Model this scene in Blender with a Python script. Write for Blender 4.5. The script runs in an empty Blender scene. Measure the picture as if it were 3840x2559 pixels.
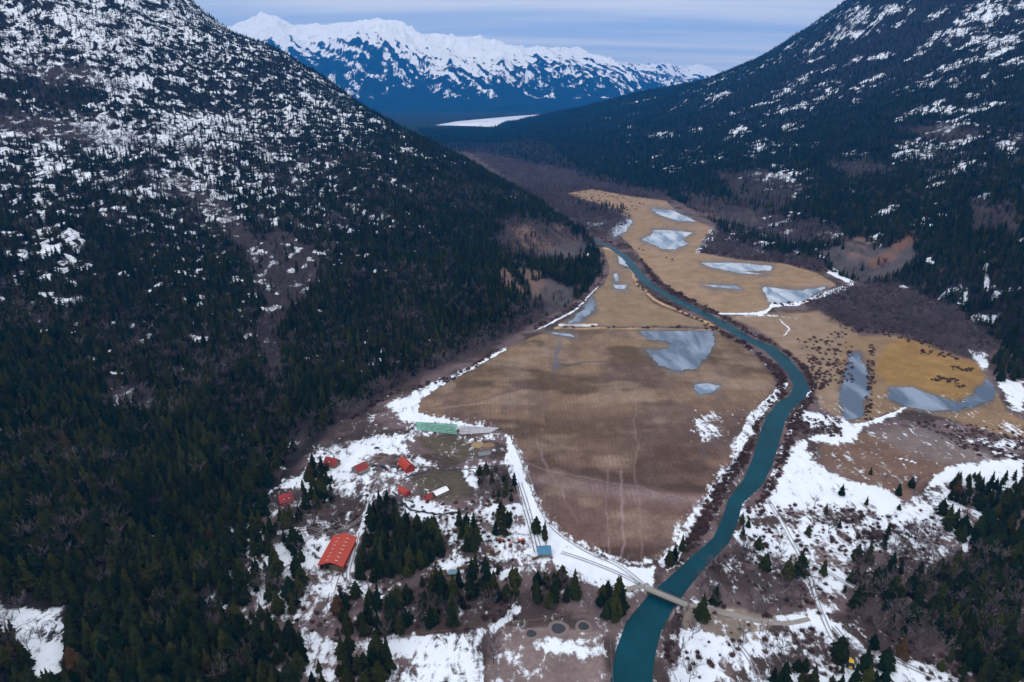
import bpy, bmesh, math, random, time
import numpy as np
from mathutils import Vector, Matrix
T0 = time.time()
random.seed(7)
RNG = np.random.default_rng(11)
SC = bpy.context.scene
COL = SC.collection

# ------------------------------------------------------------------ camera
PITCH = math.radians(20.25)
CAMH = 280.0
F = 1568.7
CP, SP = math.cos(PITCH), math.sin(PITCH)
cam_d = bpy.data.cameras.new('camera')
cam = bpy.data.objects.new('camera', cam_d)
COL.objects.link(cam)
cam.location = (0, 0, CAMH)
cam.rotation_euler = (math.radians(90) - PITCH, 0, 0)
cam_d.lens = 24.0
cam_d.sensor_width = 36.0
cam_d.clip_start = 1.0
cam_d.clip_end = 60000
SC.camera = cam

def proj(x, y, z):
    dz = z - CAMH
    dep = y * CP - dz * SP
    dep = np.maximum(dep, 1.0)
    return 1176.5 + F * x / dep, 784 - F * (y * SP + dz * CP) / dep, dep

def ray(u, v):
    b = (784 - v) / F
    return (u - 1176.5) / F, CP + SP * b, -SP + CP * b

def gp(u, v, z=0.0):                       # photo point -> point on the plane at height z
    dx, dy, dz = ray(u, v)
    t = (z - CAMH) / dz
    return (dx * t, dy * t, z)

def gy(u, v, Y):                           # photo point -> point at forward distance Y
    dx, dy, dz = ray(u, v)
    t = Y / dy
    return (dx * t, Y, CAMH + dz * t)

# ------------------------------------------------------------------ noise
def _hash(ix, iy, seed):
    h = (ix.astype(np.int64) * 374761393 + iy.astype(np.int64) * 668265263 + seed * 1442695041) & 0xFFFFFFFF
    h = ((h ^ (h >> 13)) * 1274126177) & 0xFFFFFFFF
    return ((h ^ (h >> 16)) & 0xFFFF) / 65535.0

def vnoise(x, y, seed=0):
    ix = np.floor(x); iy = np.floor(y)
    fx = x - ix; fy = y - iy
    fx = fx * fx * fx * (fx * (fx * 6 - 15) + 10); fy = fy * fy * fy * (fy * (fy * 6 - 15) + 10)
    ix = ix.astype(np.int64); iy = iy.astype(np.int64)
    a = _hash(ix, iy, seed); b = _hash(ix + 1, iy, seed)
    c = _hash(ix, iy + 1, seed); d = _hash(ix + 1, iy + 1, seed)
    return (a + (b - a) * fx) * (1 - fy) + (c + (d - c) * fx) * fy

def fbm(x, y, seed=0, octs=4, gain=0.5):
    s = 0; a = 1; t = 0
    for k in range(octs):
        s = s + a * vnoise(x * 2 ** k + 17.3 * k, y * 2 ** k - 9.1 * k, seed + k * 7)
        t += a; a *= gain
    return s / t

def ridged(x, y, seed=0, octs=4):
    s = 0; a = 1; t = 0
    for k in range(octs):
        n = 1 - np.abs(2 * vnoise(x * 2 ** k + 5.3 * k, y * 2 ** k + 3.1 * k, seed + 13 * k) - 1)
        s = s + a * n * n; t += a; a *= 0.5
    return s / t

def sstep(a, b, x):
    t = np.clip((x - a) / (b - a), 0, 1)
    return t * t * (3 - 2 * t)

# ------------------------------------------------------------------ thin plate height fields
class TPS:
    def __init__(self, pts, off=300.0, reg=0.002):
        self.off = off
        P = np.array(pts, float)
        a, b = self.warp(P[:, 0], P[:, 1])
        v = P[:, 2] / (P[:, 1] + off) * 10
        n = len(P)
        self.a, self.b = a, b
        r2 = (a[:, None] - a) ** 2 + (b[:, None] - b) ** 2
        K = 0.5 * r2 * np.log(r2 + 1e-12)
        K[np.diag_indices(n)] += reg
        A = np.zeros((n + 3, n + 3))
        A[:n, :n] = K
        Q = np.column_stack([np.ones(n), a, b])
        A[:n, n:] = Q; A[n:, :n] = Q.T
        self.w = np.linalg.solve(A, np.concatenate([v, np.zeros(3)]))
    def warp(self, x, y):
        return 1.6 * x / (y + self.off), np.log((y + self.off) / 800.0)
    def __call__(self, x, y):
        x = np.asarray(x, float); sh = x.shape
        x = x.ravel(); y = np.asarray(y, float).ravel()
        out = np.empty(len(x)); n = len(self.a)
        for s in range(0, len(x), 40000):
            a, b = self.warp(x[s:s + 40000], y[s:s + 40000])
            r2 = (a[:, None] - self.a) ** 2 + (b[:, None] - self.b) ** 2
            k = 0.5 * r2 * np.log(r2 + 1e-12)
            out[s:s + 40000] = (k @ self.w[:n] + self.w[n] + self.w[n + 1] * a + self.w[n + 2] * b) * (y[s:s + 40000] + self.off) / 10
        return out.reshape(sh)

LH = {  # photo column: [(row, forward distance)]
    -350: [(1568, 235), (1300, 300), (1000, 400), (700, 600), (400, 900), (200, 1200), (0, 1500), (-250, 2000)],
    0: [(1568, 250), (1300, 325), (1000, 455), (700, 690), (400, 1060), (200, 1420), (0, 1780), (-180, 2200)],
    300: [(1568, 258), (1300, 342), (1000, 490), (700, 750), (400, 1180), (200, 1620), (0, 2120), (-110, 2500)],
    600: [(1150, 416), (1000, 518), (850, 640), (700, 800), (550, 1020), (400, 1320), (250, 1780), (100, 2350)],
    480: [(55, 2400)], 760: [(205, 2230)],
    900: [(800, 712), (650, 900), (500, 1190), (400, 1420), (290, 1950)],
    1000: [(335, 1850)],
    1100: [(700, 855), (600, 1045), (500, 1300), (430, 1540), (390, 1740)],
    1200: [(650, 945), (550, 1160), (480, 1400), (447, 1580)],
    1300: [(650, 990), (600, 1080), (545, 1260)],
    1345: [(620, 1080), (575, 1180)]}
RH = {
    1300: [(330, 3300), (266, 5200)], 1400: [(300, 3700), (235, 5100)],
    1475: [(350, 2700), (280, 3700), (212, 5000)],
    1560: [(210, 4600)], 1620: [(186, 4300)],
    1700: [(450, 1650), (350, 2200), (250, 3000), (157, 4000)], 1820: [(108, 3700)],
    1950: [(570, 1150), (450, 1450), (350, 1850), (250, 2350), (150, 2900), (32, 3500)],
    2200: [(650, 900), (550, 1050), (400, 1400), (250, 1900), (100, 2500), (0, 2900), (-170, 3500)],
    2353: [(750, 720), (600, 870), (450, 1150), (300, 1550), (150, 2050), (0, 2600), (-200, 3200)],
    2750: [(900, 560), (600, 780), (300, 1250), (0, 2000), (-250, 2700)]}
ctrl = []
for d in (LH, RH):
    for u, L in d.items():
        for v, Y in L:
            ctrl.append(gy(u, v, Y))
# behind the skylines the ground falls away again
for u, v, Y, z in [(900, 290, 2900, 60), (1100, 390, 2400, 5), (1200, 447, 2000, 0), (600, 100, 3500, 260), (390, 0, 3600, 420), (760, 205, 3200, 120),
                   (1300, 266, 7500, 60), (1475, 212, 7500, 120), (1700, 157, 6500, 250), (1950, 32, 6000, 420), (2200, -170, 6500, 700),
                   (900, 0, 4500, 10), (600, 0, 5500, 60), (300, 0, 6000, 300), (0, 0, 5000, 600)]:
    x = (u - 1176.5) / F * (Y * CP + (CAMH - z) * SP)
    ctrl.append((x, Y, z))
# toe of the slopes and valley floor
LF = [(520, 1850), (540, 1568), (560, 1400), (600, 1200), (680, 1090), (790, 970), (900, 900), (1100, 795), (1270, 725), (1345, 680), (1388, 620), (1378, 580), (1352, 540)]
RF = [(1235, 266.5), (1165, 280), (1140, 293), (1110, 312), (1130, 345), (1200, 375), (1320, 400), (1400, 425), (1540, 455), (1600, 490), (1640, 515), (1665, 565), (1780, 592),
      (1880, 608), (1935, 640), (1975, 650), (2080, 665), (2200, 720), (2300, 800), (2400, 860), (2800, 1100), (3200, 1850)]
lf = [gp(*p)[:2] for p in LF] + [(150, 1450), (60, 1800), (-80, 2300), (-450, 3200), (-1000, 4300), (-2600, 6000), (-5200, 12000)]
rf = [(5200, 12000), (1500, 8800)] + [gp(*p)[:2] for p in RF]
VALLEY = np.array(lf + rf)
for x, y in lf[:-2] + rf[2:]:
    ctrl.append((x, y, 0))
tps = TPS(ctrl)

def poly_sd(X, Y, P, reach=None):
    """signed distance to polygon, positive inside; beyond reach of the bounding box it is -reach"""
    P = np.asarray(P, float)
    if reach is None: reach = 1e9
    out = np.full(X.shape, -float(reach))
    lo = P.min(0) - reach; hi = P.max(0) + reach
    sel = (X > lo[0]) & (X < hi[0]) & (Y > lo[1]) & (Y < hi[1])
    if not sel.any(): return out
    x = X[sel]; y = Y[sel]
    d2 = np.full(x.shape, 1e18); ins = np.zeros(x.shape, bool)
    for i in range(len(P)):
        ax, ay = P[i]; bx, by = P[(i + 1) % len(P)]
        ex, ey = bx - ax, by - ay
        t = np.clip(((x - ax) * ex + (y - ay) * ey) / (ex * ex + ey * ey + 1e-9), 0, 1)
        d2 = np.minimum(d2, (x - ax - t * ex) ** 2 + (y - ay - t * ey) ** 2)
        if ay != by:
            c = ((ay > y) != (by > y)) & (x < (bx - ax) * (y - ay) / (by - ay) + ax)
            ins ^= c
    out[sel] = np.where(ins, 1, -1) * np.sqrt(d2)
    return out

def line_d(X, Y, P, reach):
    """distance to a polyline minus half its width (P rows: x, y, width); beyond reach it is reach"""
    P = np.asarray(P, float)
    out = np.full(X.shape, float(reach))
    for i in range(len(P) - 1):
        ax, ay, aw = P[i]; bx, by, bw = P[i + 1]
        m = reach + max(aw, bw)
        sel = (X > min(ax, bx) - m) & (X < max(ax, bx) + m) & (Y > min(ay, by) - m) & (Y < max(ay, by) + m)
        if not sel.any(): continue
        x = X[sel]; y = Y[sel]
        ex, ey = bx - ax, by - ay
        t = np.clip(((x - ax) * ex + (y - ay) * ey) / (ex * ex + ey * ey + 1e-9), 0, 1)
        d = np.hypot(x - ax - t * ex, y - ay - t * ey) - 0.5 * (aw + (bw - aw) * t)
        out[sel] = np.minimum(out[sel], d)
    return out

def world_line(P):          # photo polyline (u, v, width px) on the floor -> world (x, y, width m)
    out = []
    for u, v, w in P:
        x, y, _ = gp(u, v)
        xa, ya, _ = gp(u - w / 2, v); xb, yb, _ = gp(u + w / 2, v)
        out.append((x, y, xb - xa))
    return out

RIVER_UV = [(1362, 548, 10), (1400, 566, 16), (1435, 588, 19), (1458, 618, 22), (1490, 652, 23), (1540, 682, 24), (1600, 712, 26), (1660, 743, 28), (1718, 778, 32),
            (1768, 800, 36), (1795, 822, 37), (1826, 856, 34), (1842, 888, 36), (1832, 912, 44), (1803, 932, 50), (1783, 960, 50), (1773, 989, 52), (1764, 1022, 52), (1750, 1065, 54),
            (1729, 1108, 54), (1690, 1150, 40), (1677, 1195, 41), (1657, 1240, 47), (1610, 1285, 58), (1566, 1330, 68), (1515, 1385, 86), (1478, 1440, 94), (1460, 1500, 96),
            (1450, 1568, 98), (1440, 1700, 110), (1430, 1950, 130)]
def true_width(W):
    out = []
    for i, (x, y, w) in enumerate(W):
        a = W[max(i - 1, 0)]; b = W[min(i + 1, len(W) - 1)]; L = math.hypot(b[0] - a[0], b[1] - a[1])
        out.append((x, y, w * max(.35, abs(b[1] - a[1]) / L)))
    return out
RIVER = true_width(world_line(RIVER_UV))

def height(x, y):
    sd = poly_sd(x, y, VALLEY)             # inside the valley positive
    out = np.maximum(-sd, 0)
    z = np.maximum(tps(x, y), 0)
    blend = 0.03 * np.maximum(y, 300) + 12
    z = z * sstep(0, 1, out / blend)
    amp = np.clip(z / 60, 0, 1) * sstep(0, 200, out)
    r = ridged(x / 420, y / 420, 3, 4) - 0.45
    n = fbm(x / 60, y / 60, 5, 3) - 0.5
    gl = ridged((x + .5 * y) / 260 + .3 * fbm(x / 200, y / 200, 6, 2), (y - .5 * x) / 700, 12, 4) - .5
    z = z + amp * (r * (10 + 0.05 * z) + n * 10 + gl * (14 + .06 * z))
    z = z + sstep(0, 30, sd) * 0.25 * (fbm(x / 9, y / 9, 8, 2) - 0.5)
    rd = line_d(x, y, RIVER, 14)
    z = np.where(rd < 6, np.minimum(z, 0) * 0 - 1.9 * sstep(2.5, -4, rd) + z * sstep(-2, 6, rd), z)
    return z

# ------------------------------------------------------------------ what covers the ground
def P2(*a): return np.array(a, float).reshape(-1, 2)
def P3(*a): return np.array(a, float).reshape(-1, 3)
FIELD_MAIN = P2(1285,757, 1640,759, 1700,790, 1750,830, 1785,880, 1778,905, 1735,940, 1702,1000, 1680,1060, 1640,1110, 1600,1170, 1562,1230, 1520,1285, 1480,1300, 1440,1297, 1360,1268, 1292,1230, 1245,1180, 1215,1120, 1196,1060, 1170,1005, 1145,985, 1040,968, 955,950, 975,912, 1020,883, 1080,850, 1160,805, 1230,770)
FIELD_WEDGE = P2(1388,572, 1420,580, 1445,610, 1458,650, 1500,695, 1560,722, 1640,750, 1280,750, 1335,718, 1355,685, 1388,655, 1402,620, 1392,590)
FIELD_FAR = P2(1300,445, 1360,435, 1430,448, 1530,463, 1560,490, 1640,525, 1612,558, 1600,580, 1700,598, 1800,606, 1880,628, 1920,655, 1850,690, 1770,700, 1752,722, 1655,722, 1590,690, 1530,652, 1490,612, 1445,560, 1420,535, 1450,505, 1400,480)
PASTURE = P2(1672,728, 1770,722, 1880,716, 1960,752, 1990,800, 1960,900, 1935,965, 1880,930, 1868,870, 1810,806, 1740,757)
MARSH = P2(1940,775, 2060,770, 2150,800, 2240,828, 2275,870, 2310,940, 2353,970, 2353,1010, 2250,985, 2120,945, 2040,945, 1985,975, 1935,975, 1925,870)
GOLD = P2(2030,800, 2070,775, 2150,805, 2240,835, 2270,870, 2240,905, 2200,925, 2150,912, 2090,888, 2040,885, 2010,850)
MUD_R = P2(1880,1020, 1960,1000, 2060,985, 2180,1010, 2290,1050, 2180,1075, 2110,1120, 2080,1148, 2000,1120, 1930,1090, 1885,1060)
BOTTOM = P2(1120,1445, 1380,1450, 1395,1620, 1110,1620)
ROCK_L = [P2(1217,660, 1260,640, 1320,665, 1310,700, 1262,722, 1217,705), P2(1217,562, 1270,545, 1340,540, 1357,590, 1320,600, 1240,590)]
CLIFF = [P2(1145,612, 1245,622, 1262,690, 1200,680, 1150,650), P2(1168,520, 1290,515, 1325,555, 1240,578, 1180,565), P2(1940,545, 1995,545, 2000,590, 1950,595), P2(1560,470, 1640,480, 1700,540, 1640,510)]
ROCK_R = [P2(1880,575, 1960,555, 2030,570, 2090,545, 2110,590, 2050,640, 1975,648, 1920,620), P2(1640,490, 1720,480, 1760,520, 1720,525)]
RUST_R = [P2(2040,545, 2080,530, 2110,550, 2060,585), P2(1990,600, 2050,575, 2060,595, 2010,615)]
BARE_L = [P2(600,550, 640,525, 740,590, 745,620, 700,690, 660,720, 620,700, 580,640, 560,590), P2(620,700, 680,700, 640,760, 650,850, 640,920, 600,850, 590,780),
          P2(-60,265, 60,258, 120,275, 230,290, 330,320, 240,340, 120,325, -60,315), P2(370,410, 470,415, 520,470, 600,560, 560,590, 500,520, 400,450),
          P2(690,1040, 720,985, 830,960, 900,895, 1000,855, 1150,790, 1250,730, 1260,705, 1110,772, 980,838, 880,890, 780,940, 700,970, 660,1010), P2(240,870, 350,900, 380,950, 260,950),
          P2(60,160, 230,155, 240,190, 100,200), P2(1170,500, 1290,520, 1330,560, 1220,600, 1130,560)]
BARE_R = [P2(1640,400, 1760,395, 1860,440, 1800,480, 1700,470), P2(2060,300, 2180,290, 2260,310, 2180,330), P2(2230,470, 2340,480, 2340,540, 2240,530), P2(1900,380, 2000,372, 2060,400, 1950,412), P2(1870,690, 1960,655, 2080,660, 2200,720, 2290,800, 2260,835, 2150,800, 2060,765, 1940,760, 1890,725), P2(1640,530, 1700,560, 1790,590, 1900,605, 1880,628, 1790,610, 1600,585, 1615,560),
          P2(1090,355, 1200,372, 1330,395, 1400,420, 1530,450, 1540,465, 1430,450, 1350,435, 1290,445, 1400,478, 1450,500, 1440,530, 1380,548, 1345,530, 1300,500, 1190,430, 1120,380),
          P2(1560,440, 1900,520, 1960,560, 1800,560, 1600,490)]
SNOW_R = [(2250,50,110,40,-25),(2300,110,70,24,-25),(2120,120,60,16,-25),(2310,330,50,30,-8),(1800,250,120,10,-14),(2200,150,90,14,-20),(2050,20,50,16,-25),(1972,28,48,16,-22),(1949,60,30,7,-30),(1920,88,22,8,-10),(1978,78,50,10,0),(2065,55,42,9,-40),(2180,78,60,16,-24),(2085,35,30,10,-40),(2218,58,60,12,-30),(2270,90,52,14,-18),(2300,30,70,14,-30),(2230,20,60,12,-35),(2345,8,40,14,-30),(2160,30,60,10,-30),
          (2115,198,72,13,-16),(2013,180,55,8,-20),(1968,232,24,9,-30),(1820,292,36,13,-22),(1850,180,26,12,-22),(1800,208,44,11,-24),(1760,237,50,4,-14),(1900,158,36,9,-18),(1960,140,34,8,-20),(2090,262,58,8,-28),(2150,255,52,7,-18),(1650,220,44,9,-20),
          (2185,292,62,18,-8),(2272,246,70,12,-8),(2120,350,90,30,-6),(2210,370,80,28,-6),(2170,400,70,24,-20),(2258,449,18,9,0),(2040,488,56,9,-5),(1820,405,80,22,0),(1960,355,44,9,-14),(1700,300,40,14,-10),(1600,300,30,8,0),(1740,330,50,8,-10),(2320,144,30,7,-25),(2020,130,44,8,-12),
          (2265,640,8,44,0),(2130,600,40,10,0),(2330,600,20,10,0),(1450,290,30,8,0),(1520,310,50,10,0),(2230,100,60,8,-28)]
SNOW_FLOOR = [ # photo polygon, density
    (P2(470,1250, 560,1190, 610,1130, 690,1090, 720,1030, 860,1000, 945,975, 1060,1000, 1160,985, 1215,1130, 1290,1240, 1380,1290, 1500,1320, 1500,1350, 1440,1380, 1350,1350, 1260,1310, 1190,1335, 1000,1325, 850,1400, 1000,1450, 1120,1450, 1118,1600, 780,1600, 700,1540, 640,1440, 520,1420, 470,1380), 0.55),
    (P2(-60,1385, 60,1395, 150,1385, 165,1440, 150,1545, 90,1580, 60,1500, 30,1450, -60,1440), 0.66),
    (P2(880,930, 920,915, 960,895, 1060,850, 1160,800, 1165,806, 1085,852, 1020,882, 975,915, 965,948, 1060,962, 1150,978, 1150,986, 1000,978, 930,975), 0.85),
    (P2(1155,985, 1180,990, 1215,1100, 1250,1180, 1300,1235, 1370,1275, 1450,1302, 1510,1305, 1500,1345, 1430,1330, 1300,1295, 1270,1280, 1200,1140, 1165,1040), 0.88),
    (P2(1270,1235, 1330,1255, 1400,1290, 1480,1320, 1440,1350, 1340,1320, 1270,1300), 0.92),
    (P2(1130,1445, 1200,1470, 1395,1470, 1395,1620, 1120,1620), 0.42),
    (P2(900,1480, 1120,1440, 1120,1600, 850,1600, 860,1520), 0.64),
    (P2(1820,1015, 1870,998, 1960,1000, 1965,1022, 1900,1020, 1850,1010, 1850,1030, 1860,1050, 1900,1085, 1960,1105, 2030,1125, 2080,1150, 2060,1170, 1900,1160, 1770,1160, 1765,1130, 1795,1090, 1810,1040), 0.82),
    (P2(1700,1180, 1770,1140, 2080,1150, 2110,1120, 2180,1075, 2353,1060, 2353,1120, 2230,1135, 2170,1150, 2265,1180, 2220,1260, 2150,1310, 2120,1290, 2060,1310, 2000,1330, 1950,1370, 1930,1400, 1870,1420, 1770,1380, 1730,1340, 1700,1270, 1690,1230), 0.55),
    (P2(1700,1120, 1745,1110, 1750,1135, 1705,1165, 1690,1150), 0.6), (P2(1700,1170, 1780,1150, 1760,1240, 1700,1230), 0.62),
    (P2(1960,1150, 2090,1155, 2170,1140, 2265,1180, 2225,1250, 2130,1300, 2080,1290, 2020,1230, 1960,1220), 0.60),
    (P2(2180,1070, 2353,1055, 2353,1110, 2240,1100, 2120,1125), 0.9),
    (P2(1930,960, 1965,975, 1990,975, 2080,935, 2080,942, 1985,985, 1970,1010, 1930,1000), 0.9),
    (P2(2290,870, 2353,880, 2353,950, 2320,930), 0.85), (P2(2225,805, 2270,815, 2270,850, 2255,850), 0.85),
    (P2(1850,940, 1930,960, 1935,990, 1870,985, 1840,960), 0.6), (P2(2300,970, 2353,980, 2353,1010, 2290,1000), 0.5), (P2(2160,960, 2353,1000, 2353,1060, 2200,1010), 0.4),
    (P2(1560,1430, 1700,1470, 1760,1540, 1800,1600, 1540,1600, 1560,1500), 0.62), (P2(1700,1380, 1880,1400, 1930,1430, 2000,1500, 2353,1560, 2353,1620, 1800,1620, 1700,1500), 0.55),
    (P2(1570,1490, 1630,1475, 1660,1500, 1640,1600, 1560,1600), 0.92), (P2(2020,1350, 2100,1370, 2200,1440, 2353,1520, 2353,1600, 2200,1540, 2060,1480), 0.45),
    (P2(1590,960, 1640,940, 1670,1010, 1610,1015), 0.38), (P2(1615,558, 1640,525, 1648,530, 1640,545, 1615,575, 1600,580), 0.95),
    (P2(560,950, 590,1010, 500,1020, 450,1010, 480,950), 0.45), (P2(240,880, 320,900, 370,950, 260,945), 0.4), (P2(-20,980, 40,990, 40,1050, -20,1060), 0.6)]
UNSNOW = [(P2(950,1085, 1060,1078, 1088,1130, 1060,1155, 985,1152, 940,1115), .75), (P2(955,1002, 1085,1003, 1120,1035, 1060,1062, 960,1030), .8), (P2(1095,1085, 1185,1085, 1195,1155, 1100,1155), .7), (P2(640,1165, 820,1150, 850,1205, 760,1235, 640,1225), .45), (P2(820,1160, 900,1160, 1030,1230, 1030,1280, 900,1335, 810,1330), .6),
          (P2(935,1005, 1000,1030, 1060,1070, 1010,1075, 940,1030), .5), (P2(470,1250, 640,1180, 650,1240, 560,1300, 480,1330), .3), (P2(690,1440, 800,1380, 880,1400, 1120,1400, 1110,1440, 800,1480), .55), (P2(1110,1460, 1140,1460, 1140,1600, 1110,1600), .8), (P2(1110,1010, 1160,1010, 1165,1060, 1110,1055), .5),
          (P2(1960,1290, 2060,1240, 2200,1290, 2360,1300, 2360,1560, 2200,1520, 2050,1490, 1940,1450, 1920,1390), .35), (P2(1650,1300, 1850,1330, 1880,1390, 1760,1430, 1620,1400), .5), (P2(1220,1050, 1260,1050, 1270,1100, 1220,1100), .3)]
SNOW_LINES = [ # photo polyline, density
    (P3(1808,882,12, 1790,900,26, 1752,930,28, 1728,965,26, 1708,1005,26, 1690,1060,26, 1645,1110,32, 1605,1175,32, 1570,1230,34, 1530,1290,40), 0.66),
    (P3(1862,905,6, 1840,945,10, 1815,985,10, 1800,1030,12, 1780,1080,12, 1760,1130,16), 0.6), (P3(1870,890,4, 1850,920,5), 0.8),
    (P3(1650,722,4, 1720,722,5, 1760,718,7, 1775,702,8, 1830,698,9, 1880,680,10, 1940,662,10, 1957,650,10, 1905,625,6), 0.95),
    (P3(1790,735,2, 1812,755,3, 1800,772,3), 0.9), (P3(1690,730,2, 1760,724,3, 1830,733,2), 0.6), (P3(1660,770,2, 1720,800,3, 1790,860,4), 0.4),
    (P3(1345,530,3, 1352,550,3, 1360,565,3, 1345,600,4), 0.9), (P3(1375,660,3, 1345,690,4, 1320,715,5, 1270,740,5, 1230,760,3), 0.7),
    (P3(1960,985,5, 2010,965,5, 2080,938,4), 0.9), (P3(1940,1010,5, 2000,975,4), 0.6), (P3(2200,1000,3, 2260,1030,4, 2353,1060,6), 0.6), (P3(2055,1050,2, 2100,1060,3), 0.9),
    (P3(620,1230,6, 700,1215,8), 0.8), (P3(1765,1150,6, 1810,1230,8, 1850,1300,9, 1880,1380,12, 1910,1460,14), 0.8), (P3(1850,1290,10, 1930,1330,14, 1960,1350,10), 0.9),
    (P3(1580,1370,4, 1600,1385,5, 1640,1400,8, 1760,1430,14, 1860,1420,14, 1880,1395,10), 0.7), (P3(690,1245,5, 760,1290,7, 830,1220,12, 850,1150,12), 0.9), (P3(815,1240,8, 800,1320,10, 850,1370,12), 0.9),
    (P3(2265,1180,8, 2250,1220,10, 2215,1262,10), 0.95), (P3(1130,1450,14, 1180,1400,22), 0.85), (P3(1180,1080,12, 1210,1170,12, 1230,1260,10), 0.8)]

def disp(x, y, z, m=5.0):                   # ragged edges: shift the point by noise in world space, then look up
    nx = (fbm(x / 22, y / 22, 31, 3) - 0.5) * 2 * m; ny = (fbm(x / 22, y / 22, 47, 3) - 0.5) * 3.0 * m
    u, v, d = proj(x + nx, np.maximum(y + ny, 50), z)
    return u, v, d

def cover(x, y, z, want='ground'):
    U, V, D = disp(x, y, z, 3.0 if want == 'ground' else 1.5)
    sdv = poly_sd(x, y, VALLEY)
    hill = sstep(2, -10, sdv)
    left = (x < 0.16 * y) & (sdv < 0)
    big = fbm(x / 170, y / 170, 61, 3)
    mid = fbm(x / 38, y / 38, 67, 3)
    midr = fbm(x / 55, y / 30, 68, 3)
    # openness of the woods on the slopes
    opn = np.interp(V, [-200, 60, 150, 260, 380, 480, 580, 680, 780, 900], [.49, .475, .45, .43, .415, .39, .34, .27, .19, .15]) * 0.98
    opn = np.where(left, opn * np.interp(U, [0, 700, 900, 1050, 1200], [1, 1, .85, .6, .35]), 0.0)
    for cu, cv, ru, rv, w in [(280,190,60,14,.5),(520,330,160,120,.12),(450,290,160,60,.12),(200,340,150,60,.08),(350,60,300,60,.12),(60,250,90,60,-.15),(100,400,60,40,.1),(450,230,120,30,-.18),(140,215,130,30,-.2),(700,400,160,60,-.06),(1000,470,200,60,-.12)]:
        opn = opn + np.where(left, w * np.exp(-((U - cu) / ru) ** 2 - ((V - cv) / rv) ** 2), 0)
    for cu, cv, ru, rv, a in SNOW_R:
        ca, sa = math.cos(math.radians(a)), math.sin(math.radians(a))
        du = (U - cu) * ca + (V - cv) * sa; dv = -(U - cu) * sa + (V - cv) * ca
        g = np.exp(-((du / (ru * 1.15)) ** 2 + (dv / (rv * 1.25)) ** 2) ** 1.2)
        opn = np.where(left | (hill < .5), opn, np.maximum(opn, 0.54 * g))
    opn = np.where(~left & (hill > .5), np.maximum(opn, 0.29 * sstep(0.47, 0.6, big)), opn)
    nn = np.where(left, 0.16 * mid + 0.32 * vnoise(x / 18, y / 22, 71) + 0.52 * vnoise(x / 7.5, y / 10, 73), 0.35 * midr + 0.35 * vnoise(x / 18, y / 26, 72) + 0.3 * vnoise(x / 10, y / 13, 74)) + 0.25 * (big - 0.5)
    gap = sstep(-0.06, 0.06, nn - (1 - opn) * 0.92 + 0.02) * hill
    gap = np.where(opn < 0.05, 0, gap)
    bare = np.zeros(x.shape)
    for P in BARE_L + BARE_R:
        bare = np.maximum(bare, sstep(-10, 10, poly_sd(U, V, P, 14)))
    rock = np.zeros(x.shape)
    for P in ROCK_L + ROCK_R:
        rock = np.maximum(rock, sstep(-8, 8, poly_sd(U, V, P, 14)))
    snow = gap * (.53 + .4 * (mid - .4)) * (1 - rock * .9)
    for P, dens in SNOW_FLOOR:
        m = sstep(-14, 12, poly_sd(U, V, P, 18))
        de = dens + (fbm(x / 34, y / 16, 121, 3) - .5) * (.9 if dens < .8 else .2)
        snow = np.maximum(snow, np.where(hill < .6, m, m * (V > 850)) * de)
    for P, k in UNSNOW: snow = snow * (1 - k * sstep(-6, 6, poly_sd(U, V, P, 8)))
    snow = np.maximum(snow, (1 - hill) * (V > 900) * .26 * (y < 900))
    for P, dens in SNOW_LINES:
        m = sstep(2.0, -1.5, line_d(U, V, P, 4))
        snow = np.maximum(snow, m * dens)
    fm = np.maximum(poly_sd(U, V, FIELD_MAIN, 20), 0)
    infield = sstep(-2, 3, poly_sd(U, V, FIELD_MAIN, 20))
    edge = infield * sstep(34, 0, poly_sd(U, V, FIELD_MAIN, 36)) * np.interp(V, [880, 960, 1100, 1300], [0, .40, .50, .52]) * (1 + .5 * (vnoise(x / 3, y / 14, 171) - .5))
    snow = np.where(infield > .5, np.maximum(edge, np.where((V < 1020) & (V > 940) & (U > 1585), snow, 0)), snow)
    wedge = sstep(-2, 2, poly_sd(U, V, FIELD_WEDGE, 8)); far = sstep(-2, 2, poly_sd(U, V, FIELD_FAR, 8))
    past = sstep(-5, 5, poly_sd(U, V, PASTURE, 8)); marsh = sstep(-5, 5, poly_sd(U, V, MARSH, 8)); gold = sstep(-6, 6, poly_sd(U, V, GOLD, 8)); mud = sstep(-10, 10, poly_sd(U, V, MUD_R, 14))
    if want == 'ground':
        C = np.empty(x.shape + (3,))
        def c3(*a): return np.array(a)
        def mix(m, c):
            C[:] = C * (1 - m[..., None]) + np.asarray(c) * m[..., None]
        C[:] = c3(.125, .092, .092); mix(sstep(.40, .6, fbm(x / 26, y / 20, 99, 4)), (.060, .044, .040))
        mix(hill, (.022, .020, .020))
        mix(sstep(3000, 4200, y) * 0.95, (.016, .024, .020))
        mix(bare * .8, (.055, .044, .046))
        mix(rock, (.080, .070, .072))
        for P in CLIFF: mix(sstep(-10, 8, poly_sd(U, V, P, 14)) * sstep(.35, .6, vnoise(x / 9 + y / 30, z / 25, 5)), (.15, .10, .085))
        for P in RUST_R: mix(sstep(-8, 8, poly_sd(U, V, P, 14)) * .8, (.16, .085, .055))
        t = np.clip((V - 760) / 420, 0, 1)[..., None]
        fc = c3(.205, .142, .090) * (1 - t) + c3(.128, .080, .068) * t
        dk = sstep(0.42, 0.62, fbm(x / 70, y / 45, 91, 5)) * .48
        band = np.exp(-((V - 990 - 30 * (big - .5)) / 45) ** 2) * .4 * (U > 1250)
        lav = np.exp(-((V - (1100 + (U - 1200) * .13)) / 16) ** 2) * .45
        fc = fc * (1 - np.maximum(dk, band))[..., None]
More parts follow.
